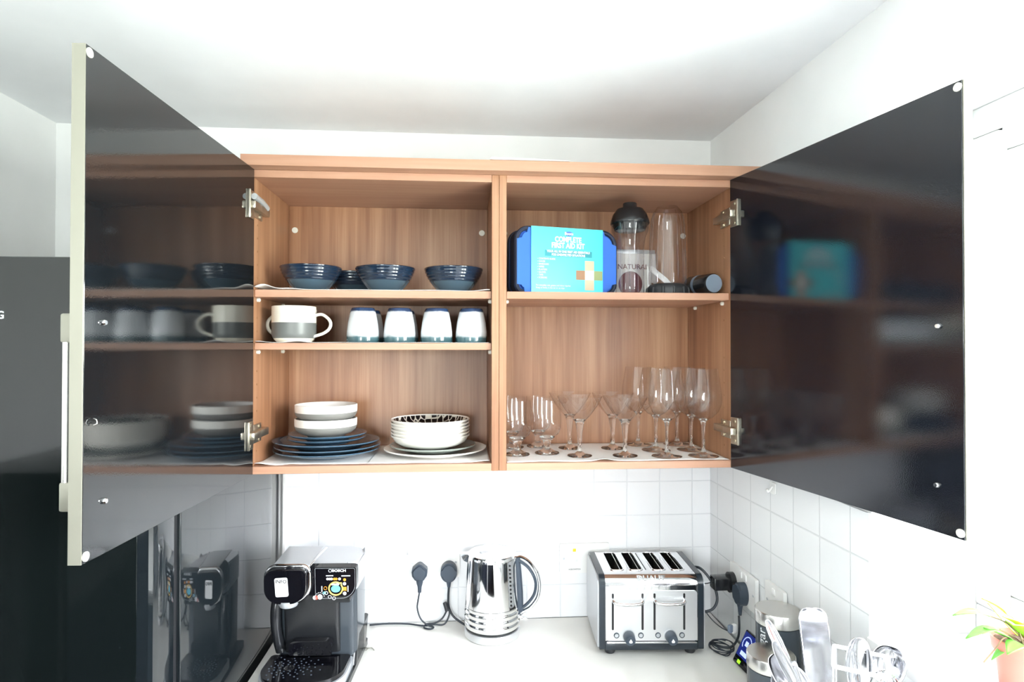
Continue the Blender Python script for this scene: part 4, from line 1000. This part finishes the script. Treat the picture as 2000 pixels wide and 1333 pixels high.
b = B(); on_panel(b, .0525, .0265, .0112, .0088); on_panel(b, .0255, .0165, .0036, .0036); obj('panel_marks', b, M_lblue, pan, smooth=0)
b = B(); on_panel(b, .0505, .0375, .0080, .0020, True); on_panel(b, .0580, .0385, .0035, .0035); obj('panel_marks', b, M_print, pan, smooth=0)
for (mx_, mz) in ((.0280, .0285), (.0300, .0165), (.0380, .0070), (.0480, .0035)):
    b = B(); add_tube(b, [tuple(cpm @ Vector((mx_ + .0038 * math.cos(a), yp - .0002, mz + .0038 * math.sin(a)))) for a in [i * PI / 7 for i in range(14)]], .0006, 6, closed=True); obj('button_mark', b, M_orange if mx_ < .029 else M_mark, pan)
b = B(); add_prism(b, rrect(-.0215, .085, -.0095, .0, .004, 3), -.018, .02, 'xz', cpm); obj('panel_underside', b, M_black, t)
# round head (brew chamber lid)
hm = Matrix.Translation((.003, -.044, .1985)) @ Matrix.Rotation(math.radians(4), 4, 'X')
hx0, hx1 = -.1010, -.0040
b = B(); ol = rrect(hx0, hx1, -.002, .0790, 0, 12, (.036, .040, .014, .024)); add_prism(b, ol, -.050, .030, 'xz', hm)
bmesh.ops.bevel(b, geom=[e for e in b.edges if all((hm.inverted() @ v.co).y < -.049 for v in e.verts)], offset=.009, segments=4, affect='EDGES')
hd = obj('brew_head', b, M_blackg, t)
b = B(); ring = [(x, z) for x, z in rrect(hx0 - .001, hx1 + .002, -.005, .081, 0, 14, (.038, .042, .016, .026))]
add_tube(b, [tuple(hm @ Vector((x, -.030, z))) for x, z in ring], .0062, 12, closed=True, flat=.9)
obj('chrome_trim', b, M_chrome, hd)
b = B(); add_prism(b, rrect(hx0 + .014, hx1 + .004, .0800, .0825, .001, 3), -.026, .085, 'xz', hm); obj('head_cover', b, M_silverp, hd)
b = B(); add_tube(b, [tuple(hm @ Vector(p)) for p in ((hx1 + .0035, -.028, .0808), (hx1 + .009, .02, .0830), (hx1 + .015, .075, .0830))], .003, 8, flat=.6); obj('cover_trim', b, M_chrome, hd)
stm = hm @ Matrix.Translation((-.0600, -.0505, .039)) @ Matrix.Rotation(math.radians(-3), 4, 'Y')
b = B(); add_prism(b, rrect(-.0150, .0150, -.0225, .0225, .004, 4), -.0008, .0004, 'xz', stm); st = obj('sticker', b, M_print, hd, label='white sticker reading INFO')
tx = text('lettering', 'INFO', .0115, M_blackm, st, tuple(stm @ Vector((0, -.0012, .0140))), (math.radians(94), 0, 0), .0001, squash=1.0, bold=.0002)
b = B(); add_lathe(b, [(0, 0), (.020, 0), (.026, .012), (.026, .016), (0, .016)], 32, mtx=Matrix.Translation((-.049, -.070, .1805))); obj('spout', b, M_silverp, t)
# curved front column behind the cup space and left side cheek
b = B(); add_prism(b, rrect(-.072, .062, -.046, -.018, .01, 6), .050, .200, 'xy')
for v in b.verts:
    if v.co.z < .1: v.co.y += .014
obj('front_column', b, M_black, t)
b = B(); add_prism(b, rrect(-.052, .050, .056, .090, .012, 6, (.004, .004, .014, .014)), -.060, -.040, 'xz'); obj('cup_recess', b, M_blackg, t)
b = B(); add_tube(b, cr([(-.088, -.030, .195), (-.091, -.040, .15), (-.088, -.038, .10), (-.080, -.032, .055)], 6), .012, 12, rads=None, flat=1); obj('side_cheek', b, M_black, t)
# base with drip tray
def dshape(x0, x1, y0, y1, r): return rrect(x0, x1, y0, y1, 0, 10, (r, r, .01, .01))
b = B(); add_prism(b, dshape(-.106, .100, -.172, .120, .07), 0, .014, 'xy'); obj('base_plate', b, M_black, t)
b = B(); add_prism(b, dshape(-.106, .094, -.160, -.02, .065), .0142, .034, 'xy')
bmesh.ops.bevel(b, geom=[e for e in b.edges if e.verts[0].co.z > .033 and e.verts[1].co.z > .033], offset=.003, segments=2, affect='EDGES'); obj('drip_tray', b, M_silverp, t)
b = B(); add_prism(b, dshape(-.102, .090, -.155, -.03, .062), .0342, .044, 'xy')
bmesh.ops.bevel(b, geom=[e for e in b.edges if e.verts[0].co.z > .043 and e.verts[1].co.z > .043], offset=.003, segments=3, affect='EDGES'); gr = obj('drip_grid', b, M_blackg, t, label='glossy black grid with drain holes')
b = B()
for ring, (cnt, r) in enumerate(((10, .020), (14, .030), (18, .040), (16, .052), (14, .066))):
    for i in range(cnt):
        a = i / cnt * 2 * PI + ring * .4; x, y = -.040 + r * 1.15 * math.cos(a), -.092 + r * .82 * math.sin(a)
        if -.094 < x < .083 and -.145 < y < -.04: add_lathe(b, [(0, .0452), (.0016, .0449), (.0022, .0439)], 8, x, y)
obj('grid_studs', b, M_bluegrey, gr)
b = B(); add_lathe(b, [(0, .0441), (.010, .0441), (.0115, .0446), (.0125, .0441)], 28, -.040, -.092); obj('drain_ring', b, M_chrome, gr)
b = B(); add_prism(b, rrect(.055, .100, -.03, .10, .012, 5), .0145, .075, 'xy')
for v in b.verts:
    if v.co.z > .05: v.co.y += .03
obj('base_shoulder', b, M_black, t)
b = B(); add_tube(b, cr([(-.345, -.155, .9075), (-.335, -.162, .9085), (-.326, -.158, .9070), (-.318, -.170, .9066)], 6), .0014, 6); add_tube(b, [(-.340, -.170, .9066), (-.333, -.161, .9085)], .0012, 6)
tag(obj('metal_clip', b, M_champ), 'tiny wire clip on the worktop right of the coffee machine', 'clip')

# ------------------------------------------------------------------ canisters
def canister(label, loc, R, H, LH, word=None, tz=0):
    t = thing('canister', label, 'canister', loc, tz)
    b = B(); add_lathe(b, [(0, 0), (R - .002, 0), (R, .002), (R, H - LH - .001), (R - .002, H - LH), (0, H - LH)], 64); obj('body', b, M_canister, t)
    b = B(); add_lathe(b, [(R - .0005, H - LH + .0005), (R + .0014, H - LH + .002), (R + .0014, H - .002), (R, H), (0, H - .0004)], 64); obj('lid', b, M_steel, t, label='brushed steel lid')
    if word:
        cu = text('lettering', word, .040, M_mark, None, ext=.0002, squash=1.0)
        me = cu.data; bm = bmesh.new(); bm.from_mesh(me); bmesh.ops.subdivide_edges(bm, edges=[e for e in bm.edges if e.calc_length() > .004], cuts=2, use_grid_fill=False); bm.to_mesh(me); bm.free()
        for v in me.vertices:
            x, y, z = v.co
            # text runs upwards: word direction +z, letter height direction around the barrel
            ang = math.radians(-90) + y / R * 1.0
            v.co = ((R + .0005 + z) * math.cos(ang - word_off), (R + .0005 + z) * math.sin(ang - word_off), H * .50 + x)
        cu.parent = t
        # flip so it reads from bottom to top
        for v in me.vertices:
            pass
    return t
word_off = 0
tc_ = canister('tall dark grey sugar canister with a brushed steel lid', (.6155, -.478, WT + .0006), .0468, .212, .030, None)
def curved_word(word, size, R, zc, ang0, m, parent):
    o = text('lettering', word, size, m, None, ext=.0002)
    me = o.data; bm = bmesh.new(); bm.from_mesh(me)
    bmesh.ops.subdivide_edges(bm, edges=[e for e in bm.edges if e.calc_length() > .004], cuts=2); bm.to_mesh(me); bm.free()
    for v in me.vertices:
        x, y, z = v.co
        a = ang0 - y / R      # top of the letters points left (towards smaller x on the front)
        v.co = ((R + .0006 + z) * math.cos(a), (R + .0006 + z) * math.sin(a), zc + x)
    o.parent = parent
    return o
curved_word('sugar', .0285, .0468, .1475, math.radians(199), M_mark, tc_)
canister('short dark grey canister with a steel lid in front of the sugar canister', (.555, -.563, WT + .0006), .0468, .158, .028)

# ------------------------------------------------------------------ drainer and utensils
RX0, RX1, RY0, RY1, RZ0, RZ1 = .34, .640, -1.32, -.70, WT + .004, 1.03
t = thing('dish_rack', 'silver wire dish drainer on the worktop below the window', 'dish rack')
b = B()
for z in (RZ0 + .012, RZ1):
    add_tube(b, [(x, y, z) for x, y in rrect(RX0, RX1, RY0, RY1, .02, 5)], .0028, 8, closed=True)
obj('frame_wire', b, M_chrome, t)
b = B()
for k in range(12):
    x = RX0 + .02 + (RX1 - RX0 - .04) * k / 11
    for y in (RY0, RY1): add_tube(b, [(x, y, RZ0 + .012), (x, y, RZ1)], .0013, 6)
for k in range(25):
    y = RY0 + .02 + (RY1 - RY0 - .04) * k / 24
    for x in (RX0, RX1): add_tube(b, [(x, y, RZ0 + .012), (x, y, RZ1)], .0013, 6)
    add_tube(b, [(RX0, y, RZ0 + .012), (RX1, y, RZ0 + .012)], .0013, 6)
obj('upright_wires', b, M_chrome, t)
for x in (RX0 + .02, RX1 - .02):
    for y in (RY0, RY1):
        b = B(); add_tube(b, [(x, y, RZ0 - .0035), (x, y, RZ0 + .012)], .004, 8); obj('foot', b, M_blackm, t)
t = thing('utensil_holder', 'round polished steel utensil holder standing in the dish drainer', 'utensil holder', (.580, -.762, RZ0 + .0155))
b = B(); add_lathe(b, [(0, 0), (.044, 0), (.046, .002), (.046, .125), (.047, .127), (.0445, .127), (.0445, .004), (0, .003)], 48); obj('pot', b, M_chrome, t)
# square wire caddy
t = thing('cutlery_caddy', 'square wire cutlery caddy with white dotted rim, right of the utensil holder', 'caddy', (.548, -.862, RZ0 + .0155), math.radians(-33))
cz = 1.198 - (RZ0 + .0155); ch = .0375
b = B(); add_tube(b, [(x, y, cz) for x, y in rrect(-ch, ch, -ch, ch, .004, 3)], .0034, 8, closed=True); obj('rim', b, M_white, t); b = B(); add_tube(b, [(x, y, .004) for x, y in rrect(-ch, ch, -ch, ch, .004, 3)], .003, 8, closed=True); obj('base_ring', b, M_white, t)
b = B()
for k in range(4):
    q = -ch + .004 + (2 * ch - .008) * k / 3
    for (x, y) in ((q, -ch), (q, ch), (-ch, q), (ch, q)): add_tube(b, [(x, y, .004), (x, y, cz + .001)], .0011, 6)
    add_tube(b, [(-ch, q, .004), (ch, q, .004)], .0011, 6)
obj('wires', b, M_chrome, t)
def utensil_frame(base, top, face=(0, -1, 0)):
    base, top = Vector(base), Vector(top); z = (top - base).normalized(); f = Vector(face); y = (f - z * f.dot(z)).normalized(); x = y.cross(z)
    m = Matrix((x, y, z)).transposed().to_4x4(); m.translation = base; return m, (top - base).length
def head_mesh(outline, dish, L0, th=.0012, n=16):
    """flat or dished head from a width profile [(z, half width)]"""
    bm = B(); rows = []
    for (z, hw, dep) in outline:
        row = []
        for i in range(n + 1):
            u = -1 + 2 * i / n; row.append(bm.verts.new((u * hw, dep * (1 - u * u) * -1, L0 + z)))
        rows.append(row)
    for a, c in zip(rows[:-1], rows[1:]):
        for i in range(n): bm.faces.new((a[i], a[i + 1], c[i + 1], c[i]))
    return bm
def utensil(name, label, cat, base, top, outline, hr=.0032, face=(0, -1, 0), group=None, m=None, handle=None):
    mtx, L = utensil_frame(base, top, face)
    t = thing(name, label, cat); t.matrix_world = mtx
    if group: t['group'] = group
    m = m or M_utensil
    hl = max(o[0] for o in outline)
    b = head_mesh(outline, 0, L - hl); o = obj('head', b, m, t); md = o.modifiers.new('thick', 'SOLIDIFY'); md.thickness = .0013; md.offset = 0
    b = B(); add_tube(b, [(0, 0, 0), (0, 0, (L - hl) * .5), (0, 0, L - hl + .004)], hr, 10, rads=[hr * 1.5, hr, hr * .9], flat=.5, upv=(0, 1, 0)); obj('handle', b, handle or m, t)
    return t
def spoon_outline(l, w, dep): return [(l * (1 - math.cos(PI * i / 12)) / 2, max(.0015, w * math.sin(PI * min(1, (i + .35) / 12.6)) ** .8), dep * math.sin(PI * i / 12)) for i in range(13)]
slice_o = [(0, .004, 0), (.008, .014, 0), (.016, .0245, .001), (.030, .0265, .001), (.075, .0268, .001), (.094, .0262, .001), (.102, .0235, .001), (.107, .017, .001), (.109, .008, .001)]
slice_o = [(z * 1.35, w_, d_) for z, w_, d_ in slice_o]
UB = RZ0 + .025
utensil('turner', 'broad polished steel turner standing upright in the utensil holder', 'turner', (.572, -.752, UB), (.575, -.680, 1.206), slice_o, face=(-.25, -1, .1))
utensil('serving_spoon', 'long narrow spoon leaning far left, its tip on the sugar canister lettering', 'spoon', (.590, -.760, UB), (.492, -.668, 1.180), spoon_outline(.095, .011, .003), face=(.2, -1, .3), group='spoons in the utensil holder')
utensil('serving_spoon', 'second narrow spoon leaning left just below the longest one', 'spoon', (.588, -.770, UB), (.489, -.700, 1.155), spoon_outline(.085, .012, .004), face=(.1, -1, .5), group='spoons in the utensil holder')
utensil('ladle', 'polished steel ladle leaning left and low over the short canister', 'ladle', (.592, -.788, UB), (.500, -.700, 1.108), [(z, w, d * 1.0) for z, w, d in spoon_outline(.085, .036, .022)], hr=.004, face=(-.25, -.8, .7))
utensil('slotted_spoon', 'steel slotted spoon leaning left between ladle and narrow spoons', 'spoon', (.586, -.775, UB), (.482, -.705, 1.132), spoon_outline(.07, .020, .006), face=(.0, -1, .8))
utensil('table_fork', 'steel fork with tines up just left of the tall turner', 'fork', (.560, -.790, UB), (.520, -.700, 1.115), [(0, .003, 0), (.02, .011, .002), (.05, .0125, .002), (.06, .012, .001)], hr=.0028, face=(0, -1, .3))
UC = RZ0 + .025
utensil('serving_spoon', 'broad shiny spoon standing upright in the wire caddy', 'spoon', (.540, -.868, UC), (.565, -.835, 1.222), spoon_outline(.085, .020, .006), face=(-.3, -1, .1), group='spoons in the wire caddy')
utensil('ladle', 'round polished ladle rising from the right of the wire caddy', 'ladle', (.560, -.868, UC), (.617, -.838, 1.208), [(z, w, d) for z, w, d in spoon_outline(.060, .028, .020)], hr=.0035, face=(-.2, -1, .4))
t = thing('whisk', 'steel wire whisk standing in the wire caddy', 'whisk', (.545, -.885, UC), 0, rot=(math.radians(-3), math.radians(9), 0))
b = B()
for k in range(5):
    a = k * PI / 5; c2, s2 = math.cos(a), math.sin(a)
    add_tube(b, cr([(r * c2, r * s2, z + .07) for r, z in ((.004, .08), (.018, .115), (.024, .150), (.016, .176))] + [(0, 0, .256)] + [(-r * c2, -r * s2, z + .07) for r, z in ((.016, .176), (.024, .150), (.018, .115), (.004, .08))], 5), .0011, 6)
obj('wire_loops', b, M_chrome, t)
b = B(); add_tube(b, [(0, 0, 0), (0, 0, .08), (0, 0, .155)], .006, 12, rads=[.005, .007, .0055]); obj('handle', b, M_steel, t)

# ------------------------------------------------------------------ potted plant on the sill
PX, PY = .792, -.900
t = thing('potted_plant', 'trailing green leafy plant in a pink terracotta pot on the sill', 'plant', (PX, PY, WZ0 + .0005))
b = B(); add_lathe(b, [(0, 0), (.030, 0), (.031, .002), (.0365, .058), (.0405, .060), (.0425, .078), (.0405, .079), (.0385, .062), (.034, .055), (.029, .004), (0, .003)], 48); obj('pot', b, M_term, t)
b = B(); add_lathe(b, [(0, .072), (.02, .0725), (.0392, .068)], 32)
for v in b.verts: v.co.z += random.uniform(-.002, .003)
obj('soil', b, M_soil, t)
def leaf(bm, base, d, L, W, curl):
    d = Vector(d).normalized(); side = d.cross(Vector((0, 0, 1)))
    if side.length < .1: side = Vector((1, 0, 0))
    side.normalize(); nrm = side.cross(d); rows = []
    for i in range(9):
        s = i / 8; w2 = W * math.sin(PI * min(.985, max(.02, s)) ** .8); c = Vector(base) + d * (L * s) - Vector((0, 0, 1)) * curl * s * s + nrm * 0
        rows.append([bm.verts.new(c + side * (u * w2) + nrm * (abs(u) * w2 * .35)) for u in (-1, -.5, 0, .5, 1)])
    for a, c in zip(rows[:-1], rows[1:]):
        for i in range(4): bm.faces.new((a[i], a[i + 1], c[i + 1], c[i]))
lv = [((-.052, .004, .115), (-1, .15, .35), .060, .010, .020, 0), ((-.040, .0, .095), (-1, .05, .10), .055, .010, .018, 0), ((-.010, -.005, .100), (-.75, -.2, .55), .050, .012, .006, 1),
      ((-.004, .0, .085), (-.6, -.4, .75), .070, .016, .02, 1), ((.004, .0, .08), (.0, -.5, .9), .075, .018, .02, 1), ((-.01, -.01, .075), (-.9, -.4, .35), .055, .013, .02, 0),
      ((.0, -.01, .08), (.7, -.4, .5), .070, .016, .03, 0), ((.01, .0, .08), (.8, .3, .6), .07, .016, .03, 0), ((-.018, .0, .078), (-.85, .1, .45), .050, .010, .004, 0), ((0, .01, .08), (-.2, .6, .8), .07, .016, .02, 1),
      ((.0, -.02, .075), (-.4, -.9, .25), .060, .015, .03, 0), ((.0, -.012, .08), (.3, -.8, .6), .070, .017, .03, 0), ((-.03, -.002, .12), (-.5, .2, .5), .045, .010, .01, 1), ((-.02, 0, .07), (-.9, -.1, -.2), .040, .006, .01, 0)]
b = B()
for (p, d, L, W, cu, k) in lv: 
    if k == 0: leaf(b, p, d, L, W, cu)
o = obj('leaves', b, M_leaf, t); md = o.modifiers.new('thick', 'SOLIDIFY'); md.thickness = .0012
b = B()
for (p, d, L, W, cu, k) in lv:
    if k == 1: leaf(b, p, d, L, W, cu)
o = obj('leaves', b, M_leaf2, t, label='younger yellow green leaves'); md = o.modifiers.new('thick', 'SOLIDIFY'); md.thickness = .0012
b = B()
for p in ((-.052, .004, .115), (-.040, .0, .095), (-.010, -.005, .100), (-.004, 0, .085), (.004, 0, .08), (.01, 0, .08), (-.03, -.002, .12)):
    add_tube(b, cr([(random.uniform(-.01, .01), random.uniform(-.01, .01), .070), (p[0] * .5, p[1] * .5, p[2] * .9), p], 5), .0011, 6)
add_tube(b, cr([(-.012, 0, .072), (-.035, -.004, .085), (-.055, -.008, .070), (-.078, -.012, .052)], 6), .0011, 6)
obj('stems', b, M_stem, t)
